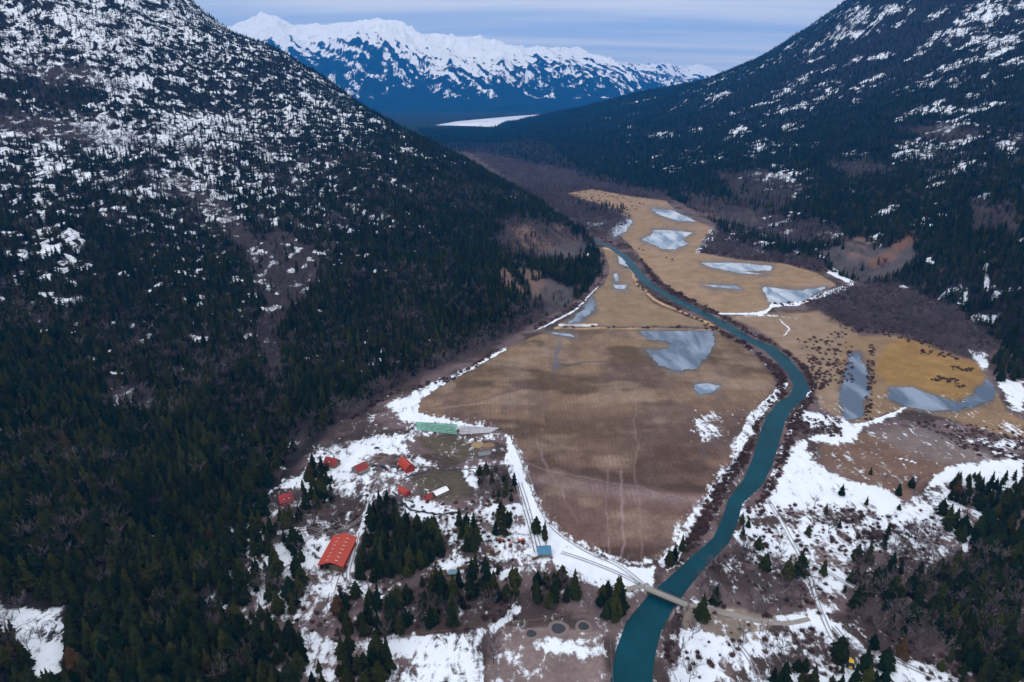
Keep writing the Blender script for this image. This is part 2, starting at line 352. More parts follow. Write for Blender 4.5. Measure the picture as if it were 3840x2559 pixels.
        fc = fc * (1 - lav[..., None]) + c3(.25, .185, .20) * lav[..., None]
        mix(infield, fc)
        mix(infield * sstep(.5, .7, fbm(x / 26, y / 60, 151, 5)) * .5, (.11, .075, .07)); mix(infield * sstep(.5, .7, fbm(x / 40 + 9, y / 30, 153, 5)) * .45, (.27, .20, .15))
        for P, c_, k in FIELD_MARKS: mix(sstep(2.5, -1, line_d(U, V, P, 4)) * k, c_)
        mix(wedge, (.22, .155, .10)); mix(far, (.25, .17, .105))
        mix(far * sstep(0.5, 0.6, fbm(x / 120, y / 60, 93, 3)) * .6, (.28, .19, .13))
        mix(sstep(1.5, -1, line_d(U, V, P3(1388,570,4, 1425,580,4, 1448,612,4, 1462,650,4, 1505,690,4, 1560,715,4, 1640,748,4), 3)) * .8, (.55, .36, .19))
        for P, c_, k in FIELD_MARKS_EXTRA: mix(sstep(1.5, -1, line_d(U, V, P, 4)) * k, c_)
        mix(past, (.23, .165, .115)); mix(marsh * .9, (.22, .145, .085)); mix(gold, (.24, .145, .055)); mix(mud * .9, (.15, .095, .07))
        mix(sstep(-12, 12, poly_sd(U, V, P2(1990,990, 2120,985, 2340,1060, 2250,1075, 2150,1060, 2060,1030), 14)) * .7, (.17, .145, .145))
        mix(sstep(-5, 5, poly_sd(U, V, P2(960,1000, 1080,1005, 1110,1040, 1060,1060, 970,1030), 8)) * .9, (.085, .07, .05))
        mix(sstep(-5, 5, poly_sd(U, V, P2(950,1090, 1060,1080, 1085,1130, 1050,1150, 985,1150, 950,1110), 8)) * .8, (.085, .072, .050))
        mix(sstep(-5, 5, poly_sd(U, V, P2(1590,1380, 1700,1395, 1790,1420, 1740,1475, 1640,1470, 1570,1440), 8)), (.20, .165, .14))
        mix(sstep(-5, 5, BOTTOM_m(U, V)), (.17, .13, .125))
        for P, wh in PONDS: mix(sstep(-15, 4, poly_sd(U, V, P, 17)) * .8, (.13, .125, .13) if wh else (.10, .095, .095))
        far_woods = hill * sstep(1400, 2600, y) * (1 - gap)
        C *= (0.86 + 0.28 * fbm(x / 12, y / 12, 97, 3))[..., None]
        return dict(color=C, snow=snow, furrow=infield)
    # ---- densities of what grows
    clear = np.zeros(x.shape)
    dz_sd = [(P2(-60,1385, 160,1385, 165,1440, 150,1545, 90,1580, 60,1500, 30,1450, -60,1440), 1)]
    forest = hill * (1 - gap * .96)
    fl = sstep(-15, 15, poly_sd(U, V, P2(-400,780, 980,780, 960,830, 880,880, 790,935, 700,985, 675,1050, 640,1085, 560,1150, 470,1250, 450,1330, 480,1400, 580,1420, 640,1500, 660,1800, -400,1800), 40))
    forest = np.where(V > 850, np.maximum(forest * (U < 560), fl), forest)
    forest = np.where((hill > .5) & (V <= 900), hill * (1 - gap * np.interp(V, [0, 200, 500], [.68, .76, .92])) * np.where(left, .72 + .28 * sstep(.4, .52, fbm(x / 45, y / 45, 141, 3)), 1), forest)
    for P, _ in dz_sd: forest = forest * (1 - sstep(-6, 6, poly_sd(U, V, P, 10)))
    forest = forest * (1 - bare * .86) * (1 - rock * .97) * (1 - infield)
    for P in CLIFF: forest = forest * (1 - .72 * sstep(-10, 8, poly_sd(U, V, P, 14)))
    # lone groves and scattered conifers on the floor
    for P, dens in GROVES:
        forest = np.maximum(forest, sstep(-5, 5, poly_sd(U, V, P, 8)) * dens)
    bd = bare * 0.95
    for P, dens in BARE_GROVES:
        bd = np.maximum(bd, sstep(-5, 5, poly_sd(U, V, P, 8)) * dens)
    bd = np.maximum(bd, hill * (y < 1600) * (.05 + .5 * sstep(.56, .66, fbm(x / 70, y / 70, 83, 3))))
    sh = np.zeros(x.shape)
    for P, dens in SHRUB_LINES:
        sh = np.maximum(sh, sstep(3, -2, line_d(U, V, P, 6)) * dens)
    for P, dens in SHRUB_POLYS:
        sh = np.maximum(sh, sstep(-4, 4, poly_sd(U, V, P, 8)) * dens)
    rv = line_d(x, y, RIVER, 12)
    wet = rv < 2.0
    for P in KEEP_OFF:
        wet = wet | (poly_sd(U, V, P, 8) > -2)
    for P in KEEP_LINES:
        wet = wet | (line_d(U, V, P, 6) < 2)
    for a in (forest, bd, sh): a[wet] = 0
    bd = bd * (.45 + .55 * sstep(.38, .56, fbm(x / 20, y / 20, 161, 3)))
    sh = sh * (.35 + .65 * sstep(.36, .52, fbm(x / 9, y / 9, 181, 3)))
    fz = np.maximum(sstep(-2, 2, poly_sd(U, V, FIELD_FAR, 8)), sstep(-2, 2, poly_sd(U, V, FIELD_WEDGE, 8)))
    bd = bd * (1 - fz)
    sh = sh * (1 - np.minimum(1, infield)) * (1 - .9 * fz)
    return dict(conifer=forest, bare=bd, shrub=sh, snow=snow, hill=hill, U=U, V=V, D=D)

def BOTTOM_m(U, V): return poly_sd(U, V, BOTTOM, 8)

GROVES = [(P2(880,845, 1000,795, 1130,740, 1240,688, 1262,705, 1150,778, 1010,840, 900,888), .6), (P2(700,985, 800,925, 900,870, 900,885, 800,950, 710,1010), .45), (P2(1960,1080, 2100,1100, 2160,1300, 1900,1400, 1700,1300), .03), (P2(960,300, 1140,297, 1250,330, 1330,392, 1200,370, 1100,350, 1020,345), .9), (P2(1320,395, 1400,410, 1400,420, 1330,408), .8), (P2(1330,470, 1440,478, 1430,492, 1350,488), .25), (P2(720,1070, 750,1065, 770,1120, 765,1165, 700,1175, 692,1130), .9), (P2(860,1160, 905,1160, 930,1200, 1010,1225, 1030,1270, 960,1320, 900,1335, 810,1335, 810,1300, 840,1240), .95),
          (P2(790,1370, 850,1350, 900,1370, 940,1345, 1040,1325, 1100,1315, 1185,1330, 1190,1380, 1130,1385, 1090,1370, 1040,1440, 950,1440, 900,1470, 850,1480, 790,1470, 770,1430), .62),
          (P2(1100,1090, 1180,1090, 1185,1150, 1105,1150), .55), (P2(1050,1200, 1095,1200, 1105,1280, 1060,1280), .75), (P2(1120,1190, 1175,1185, 1180,1230, 1130,1240), .6),
          (P2(1230,1330, 1310,1325, 1330,1350, 1320,1390, 1250,1410, 1220,1380), .75), (P2(1220,1215, 1262,1215, 1262,1250, 1225,1250), .7), (P2(1375,1375, 1430,1370, 1440,1420, 1390,1440), .9),
          (P2(1515,1270, 1575,1260, 1570,1320, 1520,1330), .4), (P2(2180,1105, 2260,1100, 2300,1115, 2360,1090, 2360,1200, 2290,1180, 2180,1150), .8),
          (P2(2270,1180, 2360,1150, 2360,1620, 2180,1540, 2140,1450, 2110,1400, 2130,1330, 2220,1280), .8), (P2(1960,1290, 2040,1250, 2120,1330, 2150,1420, 2160,1500, 2050,1470, 1950,1440, 1930,1380), .28),
          (P2(2160,1170, 2180,1170, 2220,1240, 2190,1250, 2160,1200), .6), (P2(1770,1560, 1950,1500, 2080,1540, 2080,1640, 1760,1640), .35), (P2(680,1480, 900,1500, 900,1620, 640,1620), .35),
          (P2(480,1250, 690,1180, 720,1300, 700,1500, 640,1520, 600,1420, 500,1400), .34), (P2(1820,1480, 1900,1470, 1890,1510, 1820,1520), .5), (P2(560,1130, 610,1140, 620,1190, 560,1200), .9), (P2(640,1380, 700,1370, 720,1530, 660,1540), .5),
          (P2(2360,800, 2280,820, 2290,880, 2360,870), .8), (P2(1700,1200, 1760,1230, 1740,1280, 1690,1260), .25), (P2(1610,1370, 1640,1370, 1640,1440, 1610,1440), .5), (P2(1840,1420, 2353,1440, 2353,1620, 1840,1620), .16)]
BARE_GROVES = [(P2(880,845, 1000,795, 1130,740, 1240,688, 1262,705, 1150,778, 1010,840, 900,888), .6), (P2(700,985, 800,925, 900,870, 900,885, 800,950, 710,1010), .45), (P2(1960,1080, 2100,1100, 2160,1300, 1900,1400, 1700,1300), .03), (P2(960,300, 1140,297, 1250,330, 1330,392, 1200,370, 1100,350, 1020,345), .9), (P2(1320,395, 1400,410, 1400,420, 1330,408), .8), (P2(1330,470, 1440,478, 1430,492, 1350,488), .25), (P2(640,1160, 830,1150, 850,1220, 700,1240, 640,1210), .5), (P2(1960,1290, 2060,1240, 2200,1290, 2360,1300, 2360,1560, 2200,1520, 2050,1490, 1940,1450, 1920,1390), .55), (P2(1200,1370, 1350,1340, 1400,1420, 1200,1440), .25),
               (P2(850,1400, 1200,1370, 1180,1440, 860,1480), .35), (P2(1650,1230, 1850,1290, 1880,1400, 1750,1420, 1600,1380, 1600,1320), .4), (P2(2040,1200, 2160,1200, 2170,1270, 2060,1270), .35), (P2(1100,1100, 1185,1100, 1190,1150, 1100,1150), .6),
               (P2(450,1250, 760,1400, 760,1568, 500,1568), .25), (P2(1540,1440, 1600,1440, 1590,1600, 1510,1600), .6), (P2(1700,1470, 1900,1480, 1900,1568, 1720,1568), .2), (P2(1110,1470, 1140,1470, 1140,1600, 1110,1600), .8), (P2(560,1290, 700,1200, 780,1230, 720,1320, 600,1340), .15),
               (P2(700,1010, 860,990, 840,1040, 720,1050), .5), (P2(540,1100, 700,1040, 640,1110), .5), (P2(870,1180, 920,1180, 900,1230), .7), (P2(1620,1080, 1650,1110, 1600,1180, 1560,1160), 0)]
SHRUB_LINES = [(P3(1475,598,8, 1505,645,8, 1560,680,9, 1620,708,10, 1690,750,12, 1740,775,12, 1800,812,12, 1850,850,14, 1866,890,14, 1850,930,16, 1820,975,16, 1806,1040,16, 1770,1110,18, 1750,1160,20), .9),
               (P3(1430,600,3, 1448,640,4, 1480,668,4, 1600,735,6, 1700,790,12, 1760,830,14, 1800,870,18, 1790,930,22, 1745,975,20, 1722,1040,22, 1690,1075,22, 1650,1130,26, 1630,1180,32, 1600,1240,26, 1540,1310,24), .85),
               (P3(1285,752,3, 1650,755,3), .28), (P3(1690,1210,14, 1670,1260,20, 1640,1310,20), .5), (P3(1570,1400,14, 1540,1470,16, 1510,1568,16), .6), (P3(1560,600,3, 1400,555,10, 1360,545,5), .3),
               (P3(1776,700,6, 1840,700,6, 1900,680,6, 1950,660,6), .6), (P3(2000,790,12, 2000,880,14, 1995,960,14), .55), (P3(2150,870,14, 2210,885,18), .5), (P3(2120,810,12, 2200,820,10), .5), (P3(2190,845,12, 2230,850,10), .4),
               (P3(1150,800,6, 1040,870,8, 900,905,8, 800,965,8), .6), (P3(1385,600,5, 1380,650,6, 1330,700,8, 1230,755,6), .5), (P3(1130,1165,20, 1250,1300,6), .05)]
SHRUB_POLYS = [(P2(1640,530, 1900,600, 1900,628, 1790,605, 1600,582), .8), (P2(1870,690, 1990,650, 2150,690, 2290,800, 2150,800, 1950,760), .5), (P2(1830,780, 1960,760, 1960,880, 1870,900, 1860,840), .3), (P2(2080,960, 2353,990, 2353,1060, 2250,1050, 2150,1000), .35),
               (P2(1710,1170, 1900,1160, 2050,1180, 2150,1170, 2180,1300, 2050,1300, 1870,1400, 1730,1380, 1700,1280), .20), (P2(1760,880, 1800,880, 1820,930, 1770,950), .5), (P2(1320,470, 1440,490, 1440,520, 1340,540), .5), (P2(1820,960, 1940,960, 1930,1010, 1840,1000), .35),
               (P2(1080,360, 1330,400, 1500,450, 1450,500, 1350,520, 1190,430), .6), (P2(620,1140, 1180,1150, 1190,1440, 700,1500, 560,1300), .14), (P2(1560,1380, 2353,1380, 2353,1600, 1500,1600), .12), (P2(1770,1010, 1810,1000, 1780,1120, 1760,1100), .3), (P2(1160,985, 1180,990, 1215,1100, 1190,1110), 0)]
PONDS = [(P2(1470,763, 1560,762, 1640,763, 1642,788, 1625,820, 1600,846, 1550,856, 1512,838, 1482,808, 1535,802, 1548,790, 1490,780), 0),
         (P2(1595,883, 1625,881, 1656,888, 1640,900, 1612,907, 1597,896), 1),
         (P2(1955,812, 1975,810, 1992,850, 1994,900, 1985,940, 1972,968, 1948,970, 1930,935, 1933,880, 1946,850), 0),
         (P2(2046,892, 2100,893, 2150,912, 2205,928, 2236,905, 2268,872, 2292,900, 2268,925, 2200,946, 2130,944, 2070,932, 2040,915), 0),
         (P2(1497,480, 1545,484, 1575,497, 1600,510, 1555,508, 1510,492), 1),
         (P2(1472,552, 1500,538, 1500,530, 1545,530, 1592,535, 1570,548, 1578,560, 1550,574, 1520,572, 1500,562), 1),
         (P2(1610,605, 1680,604, 1775,612, 1770,624, 1700,622, 1760,632, 1700,628, 1630,614), 1),
         (P2(1615,655, 1690,658, 1705,666, 1640,661), 1), (P2(1752,660, 1830,668, 1900,660, 1850,690, 1790,700, 1765,690), 1),
         (P2(1340,712, 1352,688, 1362,683, 1368,714, 1330,742, 1300,744), 0), (P2(1418,588, 1432,596, 1445,614, 1438,616, 1424,604), 1), (P2(1411,630, 1420,630, 1418,650, 1411,645), 1),
         (P2(1410,520, 1440,500, 1452,508, 1440,530, 1412,545, 1405,535), 1), (P2(1350,512, 1395,510, 1380,520, 1352,522), 1), (P2(1265,765, 1310,768, 1320,775, 1290,772), 1), (P2(1410,655, 1440,656, 1436,666, 1414,664), 1)]
FIELD_MARKS_EXTRA = [(P3(1275,754,2, 1650,757,2), (.55, .38, .20), .8), (P3(1285,748,4, 1330,747,5, 1370,748,3), (.7, .7, .74), .8)]
FIELD_MARKS = [(P3(1432,1080,3, 1430,1200,4, 1424,1296,4), (.28, .21, .22), .5), (P3(1404,1060,1, 1398,1180,1, 1392,1280,1), (.26, .19, .20), .5), (P3(1460,900,2, 1462,1060,2, 1470,1200,2, 1478,1295,2), (.25, .19, .19), .35), (P3(1275,835,3, 1300,842,4, 1345,832,3, 1400,830,1), (.07, .06, .06), .7), (P3(1285,790,10, 1280,820,8, 1275,845,14), (.10, .11, .14), .6),
               (P3(1200,1060,1, 1260,1080,1, 1400,1110,2, 1600,1150,1), (.27, .2, .21), .4), (P3(1100,920,1, 1200,890,2, 1290,860,1), (.09, .065, .06), .6), (P3(990,940,1, 1120,925,2, 1230,930,1), (.27, .2, .15), .6), (P3(1600,1060,16, 1640,1020,20, 1650,970,10), (.09, .07, .07), .5), (P3(1230,1010,2, 1250,1060,2, 1290,1130,2, 1330,1200,1), (.25, .2, .21), .4)]
KEEP_OFF = [P2(715,1225, 830,1225, 820,1350, 700,1340), P2(740,1040, 785,1040, 785,1072, 740,1075), P2(800,1055, 855,1055, 910,1085, 850,1095, 800,1092), P2(905,1040, 955,1040, 955,1085, 905,1085), P2(900,1105, 1045,1105, 1045,1155, 900,1150), P2(630,1120, 685,1120, 685,1170, 630,1170),
            P2(1228,1248, 1275,1248, 1275,1290, 1228,1290), P2(1075,1000, 1160,1000, 1160,1055, 1075,1055), P2(945,970, 1150,970, 1150,1000, 945,1000), P2(1180,1430, 1380,1430, 1390,1600, 1140,1600), P2(1470,1340, 1590,1350, 1600,1410, 1470,1390), P2(1940,1500, 1975,1500, 1975,1560, 1940,1560), P2(1020,1300, 1060,1300, 1060,1330, 1020,1330)]
KEEP_LINES = [P3(690,1245,5, 760,1290,7), P3(825,1225,9, 800,1320,9, 850,1370,9), P3(1180,1080,12, 1210,1170,12, 1235,1270,12), P3(1580,1370,6, 1640,1400,10, 1760,1430,16, 1860,1420,16, 1910,1460,16), P3(1765,1150,8, 1810,1230,9, 1850,1300,9, 1880,1380,10)]

# ------------------------------------------------------------------ materials
def mat(name):
    m = bpy.data.materials.new(name); m.use_nodes = True
    nt = m.node_tree; b = nt.nodes['Principled BSDF']
    return m, nt, b

def N(nt, t, **kw):
    n = nt.nodes.new(t)
    for k, v in kw.items():
        if k in n.inputs.keys() if hasattr(n.inputs, 'keys') else False: n.inputs[k].default_value = v
        else: setattr(n, k, v)
    return n

def math_n(nt, op, a, b=None, c=None, clamp=False):
    n = nt.nodes.new('ShaderNodeMath'); n.operation = op; n.use_clamp = clamp
    for i, v in enumerate((a, b, c)):
        if v is None: continue
        if isinstance(v, (int, float)): n.inputs[i].default_value = v
        else: nt.links.new(v, n.inputs[i])
    return n.outputs[0]

def mixc(nt, fac, a, b, mode='MIX'):
    n = nt.nodes.new('ShaderNodeMix'); n.data_type = 'RGBA'; n.blend_type = mode
    for i, v in ((0, fac), (6, a), (7, b)):
        if isinstance(v, (int, float)): n.inputs[i].default_value = v
        elif isinstance(v, tuple): n.inputs[i].default_value = (*v, 1)
        else: nt.links.new(v, n.inputs[i])
    return n.outputs[2]

def noise_n(nt, scale, detail=4, rough=.55, vec=None, dist=0.0):
    n = nt.nodes.new('ShaderNodeTexNoise'); n.inputs['Scale'].default_value = scale
    n.inputs['Detail'].default_value = detail; n.inputs['Roughness'].default_value = rough; n.inputs['Distortion'].default_value = dist
    if vec is not None: nt.links.new(vec, n.inputs['Vector'])
    return n.outputs['Fac']

def simple(name, col, rough=.7, metal=0, var=0.15, scale=2.0, spec=.3):
    m, nt, b = mat(name)
    tc = nt.nodes.new('ShaderNodeTexCoord')
    f = noise_n(nt, scale, 5, .6, tc.outputs['Object'])
    d = tuple(c * (1 - var * 1.6) for c in col); l = tuple(min(1, c * (1 + var)) for c in col)
    nt.links.new(mixc(nt, f, d, l), b.inputs['Base Color'])
    b.inputs['Roughness'].default_value = rough; b.inputs['Metallic'].default_value = metal
    b.inputs['Specular IOR Level'].default_value = spec
    return m

def terrain_material():
    m, nt, b = mat('valley_ground')
    geo = nt.nodes.new('ShaderNodeNewGeometry')
    pos = geo.outputs['Position']
    ac = nt.nodes.new('ShaderNodeAttribute'); ac.attribute_name = 'cover'
    asn = nt.nodes.new('ShaderNodeAttribute'); asn.attribute_name = 'snow'
    af = nt.nodes.new('ShaderNodeAttribute'); af.attribute_name = 'furrow'
    n1 = noise_n(nt, .32, 6, .65, pos); n2 = noise_n(nt, .055, 5, .6, pos); n3 = noise_n(nt, 1.3, 3, .6, pos)
    v = math_n(nt, 'ADD', math_n(nt, 'MULTIPLY', n1, .9), math_n(nt, 'MULTIPLY', n2, .8))
    v = math_n(nt, 'ADD', v, .15)
    base = mixc(nt, 1.0, ac.outputs['Color'], v, 'MULTIPLY')
    # plough lines running up the valley
    sx = nt.nodes.new('ShaderNodeSeparateXYZ'); nt.links.new(pos, sx.inputs[0])
    wob = math_n(nt, 'MULTIPLY', noise_n(nt, .004, 1, .4, pos), 10.0)
    xx = math_n(nt, 'ADD', sx.outputs[0], wob)
    w = math_n(nt, 'SINE', math_n(nt, 'MULTIPLY', xx, 1.75))
    w2 = math_n(nt, 'SINE', math_n(nt, 'MULTIPLY', xx, .47))
    w = math_n(nt, 'ADD', math_n(nt, 'MULTIPLY', w, .6), math_n(nt, 'MULTIPLY', w2, .5))
    w = math_n(nt, 'MULTIPLY', math_n(nt, 'MULTIPLY', w, af.outputs['Fac']), math_n(nt, 'MULTIPLY', math_n(nt, 'SUBTRACT', n2, .42, clamp=True), .7))
    base = mixc(nt, 1.0, base, math_n(nt, 'ADD', w, 1.0), 'MULTIPLY')
    # snow where the attribute beats the noise
    mp = nt.nodes.new('ShaderNodeMapping'); mp.inputs['Scale'].default_value = (1.0, .45, 1.0); nt.links.new(pos, mp.inputs[0])
    s1 = noise_n(nt, .16, 6, .68, mp.outputs[0], .6); s2 = noise_n(nt, .035, 4, .6, mp.outputs[0])
    s = math_n(nt, 'ADD', math_n(nt, 'ADD', math_n(nt, 'MULTIPLY', s1, .55), math_n(nt, 'MULTIPLY', n1, .27)), math_n(nt, 'MULTIPLY', s2, .18))
    t = math_n(nt, 'ADD', math_n(nt, 'MULTIPLY', math_n(nt, 'SUBTRACT', s, .5), 3.1), asn.outputs['Fac'])
    mr = nt.nodes.new('ShaderNodeMapRange'); mr.interpolation_type = 'SMOOTHSTEP'
    nt.links.new(t, mr.inputs[0]); mr.inputs[1].default_value = .38; mr.inputs[2].default_value = .66
    gate = math_n(nt, 'GREATER_THAN', asn.outputs['Fac'], .04)
    sm = math_n(nt, 'MULTIPLY', mr.outputs[0], gate)
    snowc = mixc(nt, math_n(nt, 'ADD', math_n(nt, 'MULTIPLY', n3, .4), math_n(nt, 'MULTIPLY', s1, .75), clamp=True), (.50, .56, .66), (.77, .81, .87))
    nt.links.new(mixc(nt, sm, base, snowc), b.inputs['Base Color'])
    b.inputs['Roughness'].default_value = .9; b.inputs['Specular IOR Level'].default_value = 0
    bp = nt.nodes.new('ShaderNodeBump'); bp.inputs['Strength'].default_value = .5; bp.inputs['Distance'].default_value = .8
    nt.links.new(n1, bp.inputs['Height']); nt.links.new(bp.outputs[0], b.inputs['Normal'])
    return m

# ------------------------------------------------------------------ object helpers
def grid_mesh(name, X, Y, Z, attrs, material):
    R, Cc = X.shape
    me = bpy.data.meshes.new(name)
    me.vertices.add(R * Cc)
    me.vertices.foreach_set('co', np.column_stack([X.ravel(), Y.ravel(), Z.ravel()]).astype(np.float32).ravel())
    i = np.arange((R - 1) * (Cc - 1)); r = i // (Cc - 1); c = i % (Cc - 1)
    a = r * Cc + c
    q = np.column_stack([a, a + 1, a + Cc + 1, a + Cc]).astype(np.int32)
    me.loops.add(q.size); me.polygons.add(len(q))
    me.loops.foreach_set('vertex_index', q.ravel())
    me.polygons.foreach_set('loop_start', np.arange(0, q.size, 4, dtype=np.int32))
    me.polygons.foreach_set('use_smooth', np.ones(len(q), bool))
    me.update(calc_edges=True)
    for k, v in attrs.items():
        if v.ndim == 3:
            at = me.attributes.new(k, 'FLOAT_COLOR', 'POINT')
            at.data.foreach_set('color', np.column_stack([v.reshape(-1, 3), np.ones(R * Cc)]).astype(np.float32).ravel())
        else:
            at = me.attributes.new(k, 'FLOAT', 'POINT')
            at.data.foreach_set('value', v.astype(np.float32).ravel())
    me.materials.append(material)
    o = bpy.data.objects.new(name, me); COL.objects.link(o)
    return o

def struct(o): o['kind'] = 'structure'; return o

def tag(o, label, cat, group=None, kind=None):
    if label: o['label'] = label
    if cat: o['category'] = cat
    if group: o['group'] = group
    if kind: o['kind'] = kind
    return o

class MB:
    """collects shapes and links them as ONE mesh object; materials by slot"""
    def __init__(s): s.v = []; s.f = []; s.m = []
    def add(s, vs, fs, mi=0):
        k = len(s.v); s.v += [tuple(p) for p in vs]; s.f += [tuple(i + k for i in f) for f in fs]; s.m += [mi] * len(fs)
    def box(s, c, d, rz=0, mi=0, taper=1.0):
        cx, cy, cz = c; hx, hy, hz = d[0] / 2, d[1] / 2, d[2] / 2
        vs = []
        for sz in (-1, 1):
            k = taper if sz > 0 else 1
            for sx, sy in ((-1, -1), (1, -1), (1, 1), (-1, 1)):
                x, y = sx * hx * k, sy * hy * k
                vs.append((cx + x * math.cos(rz) - y * math.sin(rz), cy + x * math.sin(rz) + y * math.cos(rz), cz + sz * hz))
        s.add(vs, [(3, 2, 1, 0), (4, 5, 6, 7), (0, 1, 5, 4), (1, 2, 6, 5), (2, 3, 7, 6), (3, 0, 4, 7)], mi)
    def tube(s, a, b, ra, rb, n=6, mi=0, cap=True):
        a, b = Vector(a), Vector(b); d = (b - a).normalized()
        u = d.orthogonal().normalized(); w = d.cross(u)
        vs = [a + (u * math.cos(t) + w * math.sin(t)) * ra for t in [2 * math.pi * i / n for i in range(n)]] + \
             [b + (u * math.cos(t) + w * math.sin(t)) * rb for t in [2 * math.pi * i / n for i in range(n)]]
        fs = [(i, (i + 1) % n, n + (i + 1) % n, n + i) for i in range(n)]
        if cap: fs += [tuple(range(n - 1, -1, -1)), tuple(range(n, 2 * n))]
        s.add(vs, fs, mi)
    def mesh(s, name, mats, smooth=False):
        me = bpy.data.meshes.new(name); me.from_pydata(s.v, [], s.f)
        for m in (mats if isinstance(mats, (list, tuple)) else [mats]): me.materials.append(m)
        if len(me.materials) > 1: me.polygons.foreach_set('material_index', s.m)
        if smooth: me.polygons.foreach_set('use_smooth', [True] * len(me.polygons))
        me.update(); return me
    def build(s, name, mats, parent=None, loc=None, smooth=False):
        o = bpy.data.objects.new(name, s.mesh(name, mats, smooth)); COL.objects.link(o)
        if parent is not None: o.parent = parent
        if loc is not None: o.location = loc
        return o

def empty(name, loc, rz, label, cat, group=None):
    o = bpy.data.objects.new(name, None); COL.objects.link(o)
    o.location = loc; o.rotation_euler = (0, 0, rz); o.empty_display_size = .5
    return tag(o, label, cat, group)

def copy_tree(o, parent=None):
    c = o.copy(); COL.objects.link(c); c.parent = parent
    for ch in KIDS.get(o.name, []): copy_tree(ch, c)
    return c
KIDS = {}
def kids(o, *ch):
    KIDS.setdefault(o.name, []).extend(ch)
    return o

# ------------------------------------------------------------------ terrain
NC, NR = 1250, 950
s_ = np.linspace(-1.06, 1.06, NC)
ys = np.exp(np.linspace(math.log(150), math.log(10000), NR))
X = s_[None, :] * (0.938 * ys[:, None] + 97); Y = np.repeat(ys[:, None], NC, 1)
Z = height(X, Y)
cv = cover(X, Y, Z, 'ground')
terrain = struct(grid_mesh('terrain', X, Y, Z, dict(cover=cv['color'], snow=cv['snow'], furrow=cv['furrow']), terrain_material()))
print('terrain', time.time() - T0)

def hz(x, y): return float(height(np.array([x]), np.array([y]))[0])

def sheet(name, P, z, material, uv=True, rag=0.0, sub=6):
    """flat sheet on the floor; outline in photo points, edges subdivided and roughened in world space"""
    W = [gp(u, v)[:2] for u, v in P] if uv else [tuple(p) for p in P]
    out = []
    for i in range(len(W)):
        a = W[i]; b = W[(i + 1) % len(W)]; L = math.hypot(b[0] - a[0], b[1] - a[1])
        for k in range(sub):
            t = k / sub; out.append((a[0] + (b[0] - a[0]) * t, a[1] + (b[1] - a[1]) * t))
    # rounding
    for _ in range(3 if rag else 0):
        n = len(out); out = [((out[i - 1][0] + 2 * out[i][0] + out[(i + 1) % n][0]) / 4, (out[i - 1][1] + 2 * out[i][1] + out[(i + 1) % n][1]) / 4) for i in range(n)]
    A = np.array(out)
    if rag:
        A[:, 0] += (fbm(A[:, 0] / 14, A[:, 1] / 20, 5, 5, .7) - .5) * 2 * rag; A[:, 1] += (fbm(A[:, 0] / 14, A[:, 1] / 20, 15, 5, .7) - .5) * 3 * rag
    bm = bmesh.new(); vs = [bm.verts.new((p[0], p[1], z)) for p in A]; f = bm.faces.new(vs)
    if f.normal.z < 0: f.normal_flip()
    bmesh.ops.triangulate(bm, faces=[f])
    for f in bm.faces:
        f.normal_update()
        if f.normal.z < 0: f.normal_flip()
    me = bpy.data.meshes.new(name); bm.to_mesh(me); bm.free(); me.materials.append(material)
    o = bpy.data.objects.new(name, me); COL.objects.link(o)
    return o

def ribbon(name, W, z, material, wobble=0.0):
    """strip along world points (x, y, width)"""
    W = np.array(W, float); t = np.arange(len(W)); tt = np.linspace(0, len(W) - 1, (len(W) - 1) * 8 + 1)
    # Catmull-Rom smoothing
    def cr(c):
        p = np.concatenate([[2 * c[0] - c[1]], c, [2 * c[-1] - c[-2]]])
        i = np.minimum(tt.astype(int), len(W) - 2); f = tt - i
        p0, p1, p2, p3 = p[i], p[i + 1], p[i + 2], p[i + 3]
        return .5 * (2 * p1 + (p2 - p0) * f + (2 * p0 - 5 * p1 + 4 * p2 - p3) * f * f + (3 * p1 - p0 - 3 * p2 + p3) * f ** 3)
    x, y, w = cr(W[:, 0]), cr(W[:, 1]), cr(W[:, 2])
    dx, dy = np.gradient(x), np.gradient(y); L = np.hypot(dx, dy) + 1e-9
    nx, ny = -dy / L, dx / L
    if wobble: w = w * (1 + wobble * (fbm(x / 8, y / 8, 3, 3) - .5) * 2)
    me = bpy.data.meshes.new(name); n = len(x)
    vs = [(x[i] + nx[i] * w[i] / 2, y[i] + ny[i] * w[i] / 2, z) for i in range(n)] + [(x[i] - nx[i] * w[i] / 2, y[i] - ny[i] * w[i] / 2, z) for i in range(n)]
    me.from_pydata(vs, [], [(i, n + i, n + i + 1, i + 1) for i in range(n - 1)]); me.materials.append(material)
    me.update()
    o = bpy.data.objects.new(name, me); COL.objects.link(o)
    return o

# water
m_water, nt, b = mat('river_water')
pos = nt.nodes.new('ShaderNodeNewGeometry').outputs['Position']
f = noise_n(nt, .03, 4, .6, pos)
mpw = nt.nodes.new('ShaderNodeMapping'); mpw.inputs['Scale'].default_value = (1, .25, 1); nt.links.new(pos, mpw.inputs[0])
f2 = noise_n(nt, .12, 5, .6, mpw.outputs[0], 1.0)
wc = mixc(nt, f, (.002, .026, .036), (.002, .080, .125))
nt.links.new(mixc(nt, math_n(nt, 'MULTIPLY', f2, .75), wc, (.006, .022, .024)), b.inputs['Base Color'])
b.inputs['Roughness'].default_value = .3; b.inputs['IOR'].default_value = 1.33; b.inputs['Specular IOR Level'].default_value = .06
bp = nt.nodes.new('ShaderNodeBump'); bp.inputs['Strength'].default_value = .35; bp.inputs['Distance'].default_value = .3
nt.links.new(noise_n(nt, .5, 5, .6, pos), bp.inputs['Height']); nt.links.new(bp.outputs[0], b.inputs['Normal'])
rw = [(x, y, w + 5) for x, y, w in RIVER]
